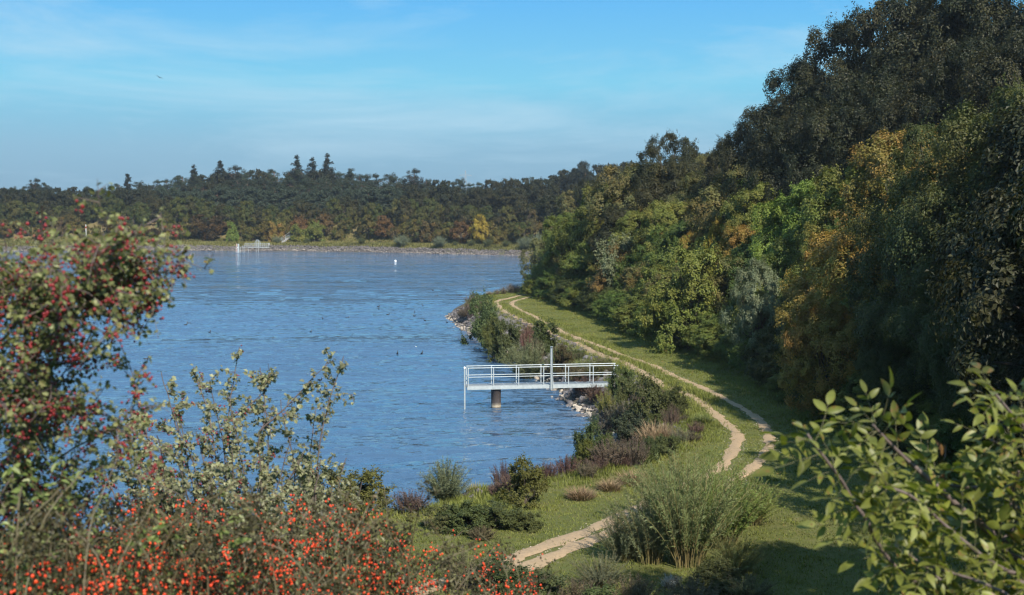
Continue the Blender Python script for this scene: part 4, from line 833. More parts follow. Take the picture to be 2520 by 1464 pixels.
# ------------------------------------------------------------------ shrubs and weeds of the near bank
# (u of centre, v of base, height of ground, width px, height px, kind, colour, name, label)
BR = (0.15, 0.10, 0.07)
SHR = [
 (1160, 770, 1.3, 36, 62, 'weed', (.17, .13, .10), 'twiggy_weed', 'grey brown twiggy weed at the tip of the headland'),
 (1166, 760, 1.6, 20, 55, 'tallwillow', (.05, .075, .035), 'young_tree', 'narrow green sapling among grey twigs at the headland tip'),
 (1138, 772, 1.0, 30, 24, 'weed', (.19, .15, .11), 'twiggy_weed', 'low pale dry weed on the stones of the headland tip'),
 (1188, 806, 1.5, 86, 76, 'bush', (.085, .12, .045), 'leafy_shrub', 'fresh green shrub with pale leaves at the headland tip'),
 (1216, 812, 1.9, 50, 46, 'bush', (.10, .11, .03), 'leafy_shrub', 'yellow green low shrub beside the pale leaved shrub'),
 (1248, 840, 1.6, 74, 52, 'bush', (.07, .085, .03), 'leafy_shrub', 'wide green shrub on the stone bank halfway to the headland'),
 (1296, 832, 1.8, 44, 50, 'weed', (.20, .10, .085), 'heather_weed', 'reddish pink dry weed between two green shrubs'),
 (1340, 846, 1.8, 70, 56, 'bush', (.055, .075, .025), 'leafy_shrub', 'dark green shrub beside the lake side wheel track'),
 (1322, 858, 1.7, 46, 40, 'weed', (.12, .10, .06), 'dry_weed', 'brownish weed behind the spiky willow'),
 (1226, 852, .9, 44, 24, 'weed', (.15, .12, .09), 'dry_weed', 'low dry weed on dark stones at the water'),
 (1298, 902, .8, 118, 84, 'willow', (.17, .19, .10), 'willow_shrub', 'pale spiky willow fanning out over the water behind the jetty'),
 (1384, 893, 1.5, 50, 44, 'bush', (.075, .06, .028), 'bramble_shrub', 'brown green bramble just right of the jetty mast'),
 (1372, 868, 1.9, 44, 34, 'drygrass', (.10, .13, .04), 'grass_clump', 'fresh green grass clump right of the spiky willow'),
 (1470, 914, 1.7, 90, 44, 'weed', (.12, .12, .05), 'olive_weed', 'olive weeds behind the jetty railing'),
 (1415, 918, 1.3, 70, 34, 'weed', (.13, .11, .055), 'olive_weed', 'brownish olive weeds behind the middle of the jetty railing'),
 (1440, 952, 1.0, 76, 38, 'weed', (.12, .065, .05), 'reddish_weed', 'dark red brown scrub under the landward jetty deck'),
 (1468, 972, .9, 70, 34, 'weed', (.10, .06, .045), 'reddish_weed', 'dark red brown scrub below the jetty beam'),
 (1532, 957, 1.7, 66, 58, 'bush', (.08, .11, .035), 'leafy_shrub', 'bright green shrub hiding the landward end of the jetty'),
 (1496, 985, 1.3, 66, 42, 'weed', (.20, .20, .05), 'flowering_weed', 'yellow flowering weed below the jetty end'),
 (1540, 978, 1.8, 50, 44, 'bush', (.10, .11, .04), 'leafy_shrub', 'yellowish shrub right of the jetty end'),
 (1600, 1012, 1.9, 100, 86, 'bush', (.075, .085, .03), 'leafy_shrub', 'tall green shrub with orange tips beside the lake side wheel track'),
 (1572, 985, 1.9, 44, 60, 'weed', (.17, .13, .10), 'dry_weed', 'grey brown dry weed left of the orange tipped shrub'),
 (1662, 1012, 2.0, 60, 62, 'bush', (.075, .085, .028), 'leafy_shrub', 'olive shrub hanging over the lake side wheel track'),
 (1652, 1032, 2.0, 50, 50, 'weed', (.12, .085, .065), 'dry_weed', 'brown feathery weed below the olive shrub'),
 (1530, 1030, 1.0, 100, 54, 'weed', (.10, .10, .07), 'grey_weed', 'grey green scrub over the stones right of the waterline'),
 (1490, 1048, .6, 70, 40, 'weed', (.09, .085, .065), 'grey_weed', 'low grey scrub on the stones at the waterline'),
 (1560, 1068, 1.6, 100, 60, 'bush', (.05, .062, .035), 'leafy_shrub', 'dark grey green shrub left of the tan grass'),
 (1610, 1086, 1.9, 76, 66, 'drygrass', (.30, .21, .13), 'dry_grass_clump', 'tan feathery dry grass between the grey green shrubs'),
 (1640, 1078, 2.0, 50, 52, 'drygrass', (.27, .19, .12), 'dry_grass_clump', 'second tan dry grass tuft nearer the wheel track'),
 (1672, 1090, 2.0, 52, 48, 'weed', (.15, .155, .10), 'grey_weed', 'silvery grey weed at the edge of the lawn'),
 (1640, 1125, 1.9, 66, 56, 'bush', (.085, .10, .035), 'leafy_shrub', 'green shrub with yellow flowers at the lawn edge'),
 (1455, 1120, .7, 80, 84, 'bush', (.06, .085, .03), 'leafy_shrub', 'upright dark green leafy shrub at the water of the inner bay'),
 (1494, 1130, 1.1, 60, 66, 'bush', (.085, .105, .03), 'leafy_shrub', 'yellow green leafy shrub at the inner bay'),
 (1500, 1178, 1.5, 110, 84, 'weed', (.14, .105, .075), 'dry_weed', 'big brown dry weed thicket at the inner bay'),
 (1560, 1160, 1.8, 84, 90, 'weed', (.12, .095, .07), 'dry_weed', 'grey brown weed thicket beside the lawn'),
 (1596, 1140, 1.9, 50, 60, 'bush', (.06, .08, .03), 'leafy_shrub', 'dark green shrub between brown weeds and lawn'),
 (1440, 1190, 1.1, 60, 76, 'bush', (.10, .11, .025), 'leafy_shrub', 'yellow leaved shrub over the inner bay water'),
 (1556, 1196, 1.9, 70, 48, 'drygrass', (.26, .185, .11), 'dry_grass_clump', 'tan dry grass in front of the brown weed thicket'),
 (1500, 1212, 1.9, 60, 36, 'drygrass', (.24, .17, .10), 'dry_grass_clump', 'tan dry grass left of the first tuft on the lawn edge'),
 (1395, 1214, 1.1, 84, 66, 'weed', (.11, .06, .055), 'reddish_weed', 'dark red brown weeds along the inner bay'),
 (1345, 1228, 1.1, 76, 58, 'weed', (.10, .055, .05), 'reddish_weed', 'dark wine red weeds right of the yellowing shrub'),
 (1430, 1232, 1.9, 70, 36, 'drygrass', (.22, .15, .09), 'dry_grass_clump', 'thin tan grass along the lawn edge under dark red weeds'),
 (1290, 1278, 1.4, 96, 118, 'bush', (.10, .10, .026), 'leafy_shrub', 'yellow green tall shrub at the bay left of the red weeds'),
 (1240, 1258, .9, 66, 82, 'weed', (.10, .06, .055), 'reddish_weed', 'dark red weed left of the yellow green tall shrub'),
 (1100, 1275, .9, 132, 132, 'willow', (.15, .175, .10), 'willow_shrub', 'rounded grey green willow standing at the bay water'),
 (1225, 1322, 1.7, 110, 62, 'bush', (.085, .10, .035), 'bramble_mound', 'olive green bramble mound left of the lawn below the red weeds'),
 (1150, 1335, 1.6, 100, 66, 'bramble', (.075, .095, .032), 'bramble_mound', 'bramble mound right below the grey green willow at the bay'),
 (1185, 1350, 1.7, 80, 40, 'weed', (.12, .10, .05), 'dry_weed', 'brownish weeds at the foot of the bramble mounds'),
 (1085, 1345, 1.4, 90, 56, 'bush', (.095, .10, .038), 'bramble_mound', 'yellowish bramble mound behind the last dense rose hips'),
 (1300, 1308, 1.9, 76, 44, 'bush', (.085, .095, .03), 'bramble_mound', 'small bramble mound ending at the lawn'),
 (1010, 1340, .8, 110, 70, 'weed', (.10, .065, .05), 'reddish_weed', 'brown red weeds at the water behind the rose hips'),
 (880, 1330, .9, 150, 120, 'bush', (.11, .11, .03), 'leafy_shrub', 'yellow green shrub behind the rose bushes left of the grey willow'),
 (780, 1330, .9, 120, 140, 'bush', (.075, .085, .04), 'leafy_shrub', 'grey green shrub behind the middle rose bush'),
]
for u, v, zb, wp, hp, kd, c, nm, lb in SHR:
    b = W(u, v, zb); D = b[1]; z = hz(b[0], b[1]); h = hp * D / 3000 * 1.05; w = wp * D / 3000 * 1.08
    h += max(0, zb - z)
    o = plant(kd, nm, b[0], b[1], h, w, c, part='foliage', wood='stems'); tag(o, lb, 'weed' if 'weed' in nm else ('grass' if 'grass' in nm else 'shrub'), 'plants of the near bank')
FILL = [('weed', (.13, .11, .07), 'dry_weed', 'brown weed'), ('bush', (.085, .10, .035), 'leafy_shrub', 'green shrub'), ('weed', (.11, .12, .05), 'green_weed', 'green weed'), ('drygrass', (.20, .18, .08), 'grass_clump', 'straw coloured grass clump'), ('weed', (.12, .075, .06), 'reddish_weed', 'reddish weed'), ('bush', (.10, .11, .035), 'leafy_shrub', 'olive shrub'), ('drygrass', (.12, .15, .05), 'grass_clump', 'green grass clump')]
last = shore[0]
for i in range(len(shore)):
    if np.linalg.norm(shore[i] - last) < .62 or shore[i][0] < -6.9 and shore[i][1] < 60: continue
    last = shore[i]; y_ = shore[i][1]; q = shore[i] + snr[i] * rng.uniform(2.0, 5.2); kd, c, nm, wd_ = FILL[int(rng.integers(7))] if y_ > 57 else FILL[(0, 2, 3, 4, 6, 4)[int(rng.integers(6))]]
    if track_dist(q[None])[0] < .9: continue
    h = rng.uniform(.45, 1.0) * (1.0 if y_ > 57 else .8); o = plant(kd, nm, q[0], q[1], h, h * rng.uniform(1.3, 2.0), tuple(np.array(c) * rng.uniform(.8, 1.2)), part='foliage', wood='stems')
    tag(o, None, 'grass' if kd == 'drygrass' else ('shrub' if kd == 'bush' else 'weed'), 'low growth on the near bank'); later('%s low ' + wd_ + ' on the near bank, counted from the viewer', 'fill' + wd_, y_, o)
# low dry growth along the headland's far edge
for k, (u, v, h, kd, c) in enumerate(((1205, 728, 14, 'drygrass', (.24, .19, .11)), (1222, 727, 16, 'weed', (.24, .20, .14)), (1240, 725, 20, 'weed', (.20, .17, .13)), (1258, 722, 26, 'weed', (.17, .15, .12)), (1272, 721, 22, 'weed', (.16, .13, .11)), (1288, 720, 12, 'weed', (.15, .06, .04)), (1300, 719, 12, 'weed', (.16, .06, .04)), (1312, 718, 12, 'weed', (.15, .06, .04)))):
    b = W(u, v, 1.9); s_ = b[1] / 3000; o = plant(kd, 'dry_weed' if kd == 'weed' else 'dry_grass_clump', b[0], b[1], h * s_ * 1.1, h * s_ * 1.3, c, part='foliage', wood='stems'); tag(o, None, 'weed', 'plants of the near bank'); later('%s low dry weed on the far edge of the headland, from the left', 'hw', u, o)
# tall willows on the lawn in front
for u, v, z_, wp, hp, c, lb in ((1690, 1392, 2.0, 190, 275, (.12, .15, .055), 'large upright willow thicket on the lawn hiding the wheel tracks'), (1600, 1385, 2.0, 150, 190, (.11, .13, .06), 'greyish willow shoots left of the large thicket'),
                           (1775, 1345, 2.0, 170, 205, (.12, .165, .04), 'bright green willow clump right of the large thicket'), (1845, 1290, 2.0, 110, 110, (.15, .19, .045), 'low yellow green willow at the right end of the thicket'),
                           (1535, 1380, 2.0, 110, 110, (.10, .12, .06), 'thin grey willow shoots over the near wheel track'), (1660, 1300, 2.0, 170, 165, (.13, .16, .06), 'light green willow shoots behind the large thicket'),
                           (1745, 1290, 2.0, 130, 150, (.12, .16, .05), 'slim willow shoots between the thicket and the near bend of the path'), (1480, 1425, 2.2, 110, 80, (.10, .11, .06), 'short grey willow shoots left of the thicket'), (1810, 1400, 2.1, 120, 90, (.11, .13, .04), 'low willow sprouts at the right foot of the thicket')):
    b = W(u, v, z_); s_ = b[1] / 3000; o = plant('tallwillow', 'willow_thicket', b[0], b[1], hp * s_ * 1.3, wp * s_ * 1.45, tuple(np.array(c) * np.array((1.35, 1.3, 1.45))), part='foliage', wood='stems'); tag(o, lb, 'shrub', 'willows on the lawn')
for k, (u, v, h, w, kd, c, nm, lb) in enumerate(((1420, 1462, 70, 160, 'weed', (.11, .09, .05), 'brown_weed', 'brown weeds at the bottom edge left of the willow thicket'), (1560, 1470, 90, 170, 'weed', (.12, .10, .05), 'brown_weed', 'brown weeds at the bottom edge below the willow thicket'), (1700, 1475, 90, 190, 'weed', (.13, .11, .06), 'brown_weed', 'straw brown weeds at the bottom edge under the willow'),
                                            (1840, 1440, 60, 150, 'weed', (.11, .12, .05), 'green_weed', 'green weeds at the bottom right of the willow thicket'), (1320, 1470, 90, 150, 'bush', (.07, .085, .035), 'leafy_shrub', 'dark low shrub between rose bushes and the wheel track'), (1225, 1440, 90, 150, 'bush', (.06, .08, .03), 'leafy_shrub', 'green shrub among the last rose hips left of the wheel track'), (1140, 1420, 90, 150, 'weed', (.10, .10, .045), 'green_weed', 'tall green weeds behind the rose hips at the bottom'), (1265, 1400, 40, 80, 'weed', (.11, .11, .05), 'green_weed', 'weeds covering the lower end of the wheel track'), (1480, 1480, 60, 120, 'bush', (.09, .12, .04), 'leafy_shrub', 'light green sprout at the bottom edge'), (1650, 1420, 40, 60, 'weed', (.4, .4, .36), 'pale_weed', 'whitish seed heads below the willow thicket'), (1770, 1420, 60, 130, 'bush', (.08, .085, .03), 'leafy_shrub', 'olive low shrub at the foot of the bright willow'))):
    b = W(u, v, 2.3); s_ = b[1] / 3000; o = plant(kd, nm, b[0], b[1], h * s_ * 1.2, w * s_, c, part='foliage', wood='stems'); tag(o, lb, 'shrub' if kd == 'bush' else 'weed', 'plants at the foot of the lawn willows')

# ------------------------------------------------------------------ grass
def grass_blades(P, h, tint, name, nb=5, w=.012, spread=.05, seed=0):
    r = np.random.default_rng(seed); n = len(P) * nb; i = np.repeat(np.arange(len(P)), nb)
    b = P[i] + np.concatenate([r.normal(0, spread, (n, 2)), np.full((n, 1), -.01)], 1); an = r.uniform(0, 6.28, n); hh = h[i] * r.uniform(.6, 1.25, n)
    dr = np.stack([np.cos(an), np.sin(an), np.zeros(n)], 1); sd_ = np.stack([-np.sin(an), np.cos(an), np.zeros(n)], 1) * np.broadcast_to(w, (n,))[:, None]
    tip = b + dr * (hh * r.uniform(.2, .9, n))[:, None]; tip[:, 2] += hh
    V = np.stack([b - sd_, b + sd_, tip], 1).reshape(-1, 3); t = np.clip(tint[i] + r.normal(0, .12, n), 0, 1)
    mb = MB(); mb.add(V, np.arange(n * 3).reshape(-1, 3), t); return mb
def candidates(n, box, seed):
    r = np.random.default_rng(seed); p = np.stack([r.uniform(box[0], box[1], n), r.uniform(box[2], box[3], n)], 1)
    z, sl_, st_ = H(p[:, 0], p[:, 1], True); k = (sl_ > 1.8) & (st_ < 2.5); return p[k], z[k], sl_[k], st_[k], r
p, z, sl_, st_, r_ = candidates(190000, (-12, 19, 24, 152), 5)
far_thin = r_.random(len(p)) < np.clip(1.15 - (p[:, 1] - 30) / 150, .3, 1); p, z, sl_, st_ = p[far_thin], z[far_thin], sl_[far_thin], st_[far_thin]
td = track_dist(p); k = td > .02 + .24 * r_.random(len(p)) ** .8 + .10 * (1 + wob(p[:, 0], p[:, 1], 2.2, 51)) + .10 * np.clip((44 - p[:, 1]) / 10, 0, 1); p, z, sl_, st_, td = p[k], z[k], sl_[k], st_[k], td[k]
tn = .46 + .34 * wob(p[:, 0], p[:, 1], .7, 21) + .2 * wob(p[:, 0], p[:, 1], 2.6, 22) + .22 * np.exp(-td / .35)
verge = np.clip((st_ + 3.2) / 3, 0, 1) + 2.2 * np.clip((6.2 - sl_ + .9 * wob(p[:, 0], p[:, 1], .8, 52)) / 2, 0, 1)
hh = .05 + .10 * np.clip(wob(p[:, 0], p[:, 1], 1.9, 61) - .25, 0, 1) + .13 * np.clip(verge, 0, 2.6) * r_.uniform(.3, 1, len(p)) + .025 * np.abs(wob(p[:, 0], p[:, 1], 1.4, 23))
g = grass_blades(np.stack([p[:, 0], p[:, 1], z], 1), hh, np.clip(tn, 0, 1), 'grass', nb=5, w=.016, spread=.07)
o = obj('grass', g.mesh('grass', GRASS), None, (.155, .172, .036)); tag(o, 'short green grass of the bank lawn and verges', 'grass', kind='stuff')
r_ = np.random.default_rng(37); pp, zz_, sl_, st_, r_ = candidates(60000, (-8, 19, 26, 150), 38); k = r_.random(len(pp)) < np.clip(.10 + .5 * np.clip((st_ + 7) / 7, 0, 1), 0, 1) * .35; pp, zz_ = pp[k], zz_[k]
nn = norm(np.array([0, 0, 1.]) + r_.normal(0, .45, (len(pp), 3))); aa = norm(np.cross(nn, sph(r_, len(pp)))); mb = MB(); quads(mb, np.stack([pp[:, 0], pp[:, 1], zz_ + .05 + .05 * r_.random(len(pp))], 1), aa, nn, r_.uniform(.05, .10, len(pp)), r_.uniform(.035, .07, len(pp)), r_.random(len(pp)), turn=r_.random(len(pp)))
o = obj('fallen_leaves', mb.mesh('fallen_leaves', LEAF), None, (.20, .13, .04, .8)); tag(o, 'fallen autumn leaves scattered over the verge and lawn', 'leaves', kind='stuff')
# rough growth on the slope below the viewpoint and along the far bank
r_ = np.random.default_rng(31); n = 26000; p = np.stack([r_.uniform(-14, 16, n), r_.uniform(2.5, 27, n)], 1); z = H(p[:, 0], p[:, 1]); k = r_.random(n) < np.clip(.25 + p[:, 1] / 30, 0, 1); p, z = p[k], z[k]
g = grass_blades(np.stack([p[:, 0], p[:, 1], z], 1), r_.uniform(.12, .45, len(p)), np.clip(.45 + .3 * wob(p[:, 0], p[:, 1], .8, 41), 0, 1), 'grass', nb=6, w=.008, spread=.09)
o = obj('grass', g.mesh('grass', GRASS), None, (.07, .085, .025)); tag(o, 'rough long grass on the slope below the viewpoint', 'grass', kind='stuff')
r_ = np.random.default_rng(32); n = 26000; i = r_.integers(len(fs), size=n); off = r_.uniform(1.9, 16, n); q = fs[i] + fn[i] * off[:, None]; z = H(q[:, 0], q[:, 1])
g = grass_blades(np.stack([q[:, 0], q[:, 1], z], 1), r_.uniform(.25, .7, n), np.clip(.5 + .45 * wob(q[:, 0], q[:, 1], .25, 42), 0, 1), 'grass', nb=3, w=.08, spread=.25)
o = obj('grass', g.mesh('grass', GRASS), None, (.15, .145, .045)); tag(o, 'dry grass on the far bank above the stones', 'grass', kind='stuff')

# ------------------------------------------------------------------ foreground plants
def leaf_poly(mb, p, a, n, L_, tint, shape):
    """flat lobed leaves as polygons; shape = list of (along, side) outline points"""
    b = norm(np.cross(n, a)); k = len(shape); V = np.zeros((len(p), k, 3)); L_ = np.broadcast_to(L_, (len(p),))[:, None]
    for i, (s_, t_) in enumerate(shape): V[:, i] = p + a * L_ * s_ + b * L_ * t_ + n * L_ * (abs(t_) * .35 - .18 * s_ * s_)
    # two halves folded on the midrib
    half = (k + 1) // 2 
    F1 = np.arange(len(p))[:, None] * k
    mb.add(V.reshape(-1, 3), F1 + np.arange(0, half), tint); mb.add(V.reshape(-1, 3), F1 + np.array([half - 1] + list(range(half, k)) + [0]), tint)
HAW = [(0, 0), (.18, .12), (.25, .42), (.42, .22), (.62, .44), (.72, .2), (1, 0), (.72, -.2), (.62, -.44), (.42, -.22), (.25, -.42), (.18, -.12)]
OVL = [(0, 0), (.2, .17), (.5, .25), (.8, .15), (1, 0), (.8, -.15), (.5, -.25), (.2, -.17)]
def ball(seed, mat, name, stretch=1.0):
    import bmesh
    bm = bmesh.new(); bmesh.ops.create_icosphere(bm, subdivisions=2, radius=1)
    for v in bm.verts: v.co.z *= stretch
    me = bpy.data.meshes.new(name); bm.to_mesh(me); bm.free(); me.materials.append(mat)
    for q in me.polygons: q.use_smooth = True
    return me
def grow(r, limbs, twig_step, twig_len, sub=True):
    """limbs: list of polylines -> twigs as (P array); returns limb curves and twig curves"""
    LC, TC = [], []
    for P in limbs:
        C = spline(P, .05); C = C + np.cumsum(r.normal(0, .003, C.shape), 0); LC.append(C)
        n = max(2, int(len(C) * .05 / twig_step))
        for j in range(n):
            f = (j + r.random()) / n; i = min(int(f * (len(C) - 2)), len(C) - 2); tng = norm(C[i + 1] - C[i]); d = norm(tng * .55 + sph(r, 1)[0] * .9 + np.array([0, 0, .15])); ln = r.uniform(*twig_len) * (1 - .45 * f)
            t = np.linspace(0, 1, 6)[:, None]; Tw = C[i] + d * ln * t + np.array([0, 0, -.12]) * ln * t ** 2 + np.cumsum(r.normal(0, .006, (6, 3)), 0) * (t > 0); TC.append(Tw)
            if sub and ln > .12:
                for q in range(2): 
                    ii = int(r.integers(1, 5)); d2 = norm(d * .5 + sph(r, 1)[0]); TC.append(Tw[ii] + d2 * ln * .5 * t)
    return LC, TC
def on_twigs(r, TC, per, spread):
    """points along the twigs with outward directions"""
    T = np.array(TC); n = len(T); i = np.repeat(np.arange(n), per); f = r.uniform(.15, 1, n * per) * 4.999; j = f.astype(int); w = (f - j)[:, None]
    p = T[i, j] * (1 - w) + T[i, j + 1] * w; tg = norm(T[i, j + 1] - T[i, j] + 1e-9); o = norm(sph(r, len(p)) + .3 * tg); return p + o * spread * r.random((len(p), 1)), o, tg
def ppoly(pts, jit, r): return [W(u, v, y=d) + r.normal(0, jit, 3) * np.array([.3, 1, .3]) for u, v, d in pts]
def place_fruit(root, name, me, many, mat, P, scale, r, kind_name):
    """the 100 fruit nearest the viewer as parts, the rest as one mass"""
    order = np.argsort(np.linalg.norm(P - np.array([0, 0, CAMZ]), axis=1)); inv = np.array(root.location)
    for i in order[:100]:
        o = obj(name, me, root); o.location = tuple(P[i] - inv); s_ = scale * r.uniform(.65, 1.3); o.scale = (s_, s_, s_ * 1.15); o.rotation_euler = tuple(r.normal(0, .5, 3))
    rest = order[100:]
    if len(rest):
        bv = np.array([v.co[:] for v in me.vertices]); bf = np.array([list(q.vertices) for q in me.polygons]); mb = MB(); s_ = scale * r.uniform(.65, 1.3, len(rest))
        V = bv[None] * s_[:, None, None] + (P[rest] - inv)[:, None]; mb.add(V.reshape(-1, 3), (bf[None] + (np.arange(len(rest)) * len(bv))[:, None, None]).reshape(-1, 3))
        o = obj(kind_name, mb.mesh(kind_name, mat, True), root); o['kind'] = 'stuff'
def sub_origin(mb, base):
    mb.V = [v - base for v in mb.V]; return mb
def bush_from(root_name, base, LC, TC, leafset, r, wood, leaf_color, label, cat, group=None, rl=(.011, .003), rt=.0022):
    root = empty(root_name, base); st = MB()
    for C in LC:
        f_ = min(1., float(np.linalg.norm(C[-1] - C[0])) / 1.6); st.tube(C, np.linspace(rl[0] * f_, rl[1] * max(f_, .5), len(C)), 6, cap=False)
    for C in TC: st.tube(C, np.linspace(rt, rt * .4, len(C)), 4, cap=False)
    obj('branches', sub_origin(st, base).mesh('branches', wood, True), root)
    obj('foliage', sub_origin(leafset, base).mesh('foliage', NEARLEAF), root, leaf_color); tag(root, label, cat, group); return root
BERRY_ME = ball(1, BERRY, 'berry'); HIP_ME = ball(2, HIP, 'rose_hip', 1.2)

# hawthorn on the left
r = np.random.default_rng(51)
limbs = [[(-60, 1560, 4.7), (20, 1200, 4.5), (60, 900, 4.3), (90, 700, 4.15), (75, 590, 4.1), (65, 485, 4.0)], [(40, 1000, 4.4), (150, 760, 4.2), (220, 640, 4.0), (300, 560, 3.9), (380, 505, 3.9)], [(60, 900, 4.3), (200, 720, 4.1), (330, 650, 4.1), (485, 655, 4.1)],
         [(100, 800, 4.2), (230, 730, 4.2), (370, 740, 4.3)], [(40, 1100, 4.5), (150, 940, 4.3), (262, 850, 4.2)], [(0, 1200, 4.4), (180, 1080, 4.2), (300, 1050, 4.1), (420, 1110, 4.1)], [(80, 1280, 4.5), (240, 1150, 4.3), (410, 1190, 4.2)],
         [(-60, 900, 4.4), (-10, 700, 4.3), (-20, 560, 4.2)], [(20, 800, 4.0), (100, 640, 3.9), (165, 560, 3.9)], [(-40, 1000, 4.0), (60, 820, 3.9), (190, 790, 4.0)], [(-40, 800, 4.6), (80, 680, 4.6), (200, 620, 4.6), (290, 610, 4.6)],
         [(20, 1150, 4.0), (110, 1000, 3.9), (230, 960, 3.9)], [(-80, 1150, 4.2), (0, 960, 4.1), (120, 880, 4.1)], [(250, 690, 4.1), (380, 650, 4.15), (450, 700, 4.1)], [(300, 660, 4.1), (400, 625, 4.05), (495, 660, 4.0)], [(330, 700, 4.2), (400, 690, 4.2), (450, 640, 4.2)], [(230, 735, 4.2), (320, 720, 4.2), (395, 745, 4.2)], [(-80, 700, 4.1), (20, 640, 4.1), (60, 590, 4.1)], [(120, 1100, 4.4), (220, 1010, 4.3), (330, 1050, 4.3)]]
for k_ in range(46):
    q = limbs[k_ % 16]; i_ = int(r.integers(0, len(q) - 1)); a_ = q[i_]; du, dv_ = r.normal(0, 60, 2)
    u1 = min(a_[0] + du * 1.6, 235 + .3 * max(0, a_[1] - 900)); v1 = max(a_[1] + dv_ * 1.8, 640); d1 = a_[2] + r.normal(0, .35); limbs.append([a_, ((a_[0] + u1) / 2 + du * .2, (a_[1] + v1) / 2 - 15, (a_[2] + d1) / 2), (u1, v1, d1)])
LC, TC = grow(r, [ppoly(q, .05, r) for q in limbs], .046, (.07, .24))
lf = MB(); p, o, tg = on_twigs(r, TC, 8, .03); n = norm(o * .4 + np.array([.35, -.35, .8]) * .7 + .6 * sph(r, len(p))); a = norm(np.cross(n, sph(r, len(p))) + .3 * o); a = norm(a - n * (a * n).sum(1, keepdims=True))
leaf_poly(lf, p, a, n, r.uniform(.013, .029, len(p)), r.random(len(p)) ** .9, HAW)
base = W(-80, 1500, y=4.7); base[2] = hz(base[0], base[1])
tr0 = [base, base + np.array([.02, 0, .5]), LC[0][2]]; LC.append(spline(tr0, .05))
haw = bush_from('hawthorn_bush', base, LC, TC, lf, r, TWIG, (.13, .145, .052), 'blurred hawthorn bush on the left full of dark red berries', 'bush')
p, o, tg = on_twigs(r, TC, 1, .02); p = np.concatenate([p, on_twigs(r, TC, 1, .03)[0]]); p = p[r.random(len(p)) < .30]; cl = np.repeat(p, 7, 0) + r.normal(0, .015, (len(p) * 7, 3)) - np.array([0, 0, .012]); place_fruit(haw, 'berry', BERRY_ME, None, BERRY, cl, .0045, r, 'berries')
# paler hawthorn in the middle
r = np.random.default_rng(52)
tips = [(400, 912, 8.6), (485, 898, 8.4), (600, 850, 8.8), (645, 900, 8.6), (825, 882, 8.5), (700, 985, 8.3), (340, 965, 8.5), (560, 1000, 8.2), (780, 1010, 8.9), (850, 1130, 8.8), (480, 1060, 8.2), (760, 1110, 8.2), (640, 1060, 8.0), (330, 1100, 8.0), (420, 1010, 8.0), (900, 1200, 8.6), (570, 1120, 7.8), (700, 1180, 7.6), (300, 1010, 8.6), (520, 940, 8.5), (380, 1180, 7.8), (820, 1200, 8.0), (470, 1180, 7.6), (620, 1200, 7.6)]
b0 = W(600, 1480, y=8.6); b0[2] = hz(b0[0], b0[1]); limbs = []
for u, v, d in tips:
    e_ = W(u, v, y=d); m1 = b0 + (e_ - b0) * .45 + np.array([(e_[0] - b0[0]) * .12, 0, -.1]) + r.normal(0, .08, 3); m2 = b0 + (e_ - b0) * .78 + r.normal(0, .06, 3); limbs.append([b0 + r.normal(0, .04, 3) * np.array([1, 1, 0]), m1, m2, e_])
for u, v in ((270, 1020), (310, 1080), (250, 1120), (360, 1130), (300, 1180), (410, 1150), (450, 1120), (520, 1150), (560, 1090), (600, 1150), (680, 1120), (720, 1080), (740, 1150), (800, 1090), (360, 1040), (440, 1000), (640, 1000), (860, 1180)):
    d = r.uniform(7.2, 8.8); e_ = W(u, v + 20, y=d); limbs.append([b0, b0 + (e_ - b0) * .5 + r.normal(0, .1, 3), e_])
limbs.append([W(640, 1060, y=8.4), W(720, 980, y=8.4), W(780, 915, y=8.4), W(826, 880, y=8.4)]); limbs.append([W(560, 1040, y=8.6), W(660, 960, y=8.6), W(660, 905, y=8.5)])
LC, TC = grow(r, limbs, .05, (.08, .30))
lf = MB(); p, o, tg = on_twigs(r, TC, 9, .02); n = norm(o * .4 + np.array([.35, -.35, .8]) * .7 + .6 * sph(r, len(p))); a = norm(np.cross(n, sph(r, len(p)))); leaf_poly(lf, p, a, n, r.uniform(.022, .042, len(p)), r.random(len(p)), HAW)
haw2 = bush_from('hawthorn_bush', b0, LC, TC, lf, r, TWIG, (.20, .205, .12), 'pale leaved hawthorn with few berries reaching up in front of the lake', 'bush', rl=(.014, .003), rt=.003)
p, o, tg = on_twigs(r, TC, 1, .02); p = p[(p[:, 0] < b0[0] + .1) | (r.random(len(p)) < .12)]; p = p[r.random(len(p)) < .3]; cl = np.repeat(p, 4, 0) + r.normal(0, .014, (len(p) * 4, 3)); place_fruit(haw2, 'berry', BERRY_ME, None, BERRY, cl, .0055, r, 'berries')
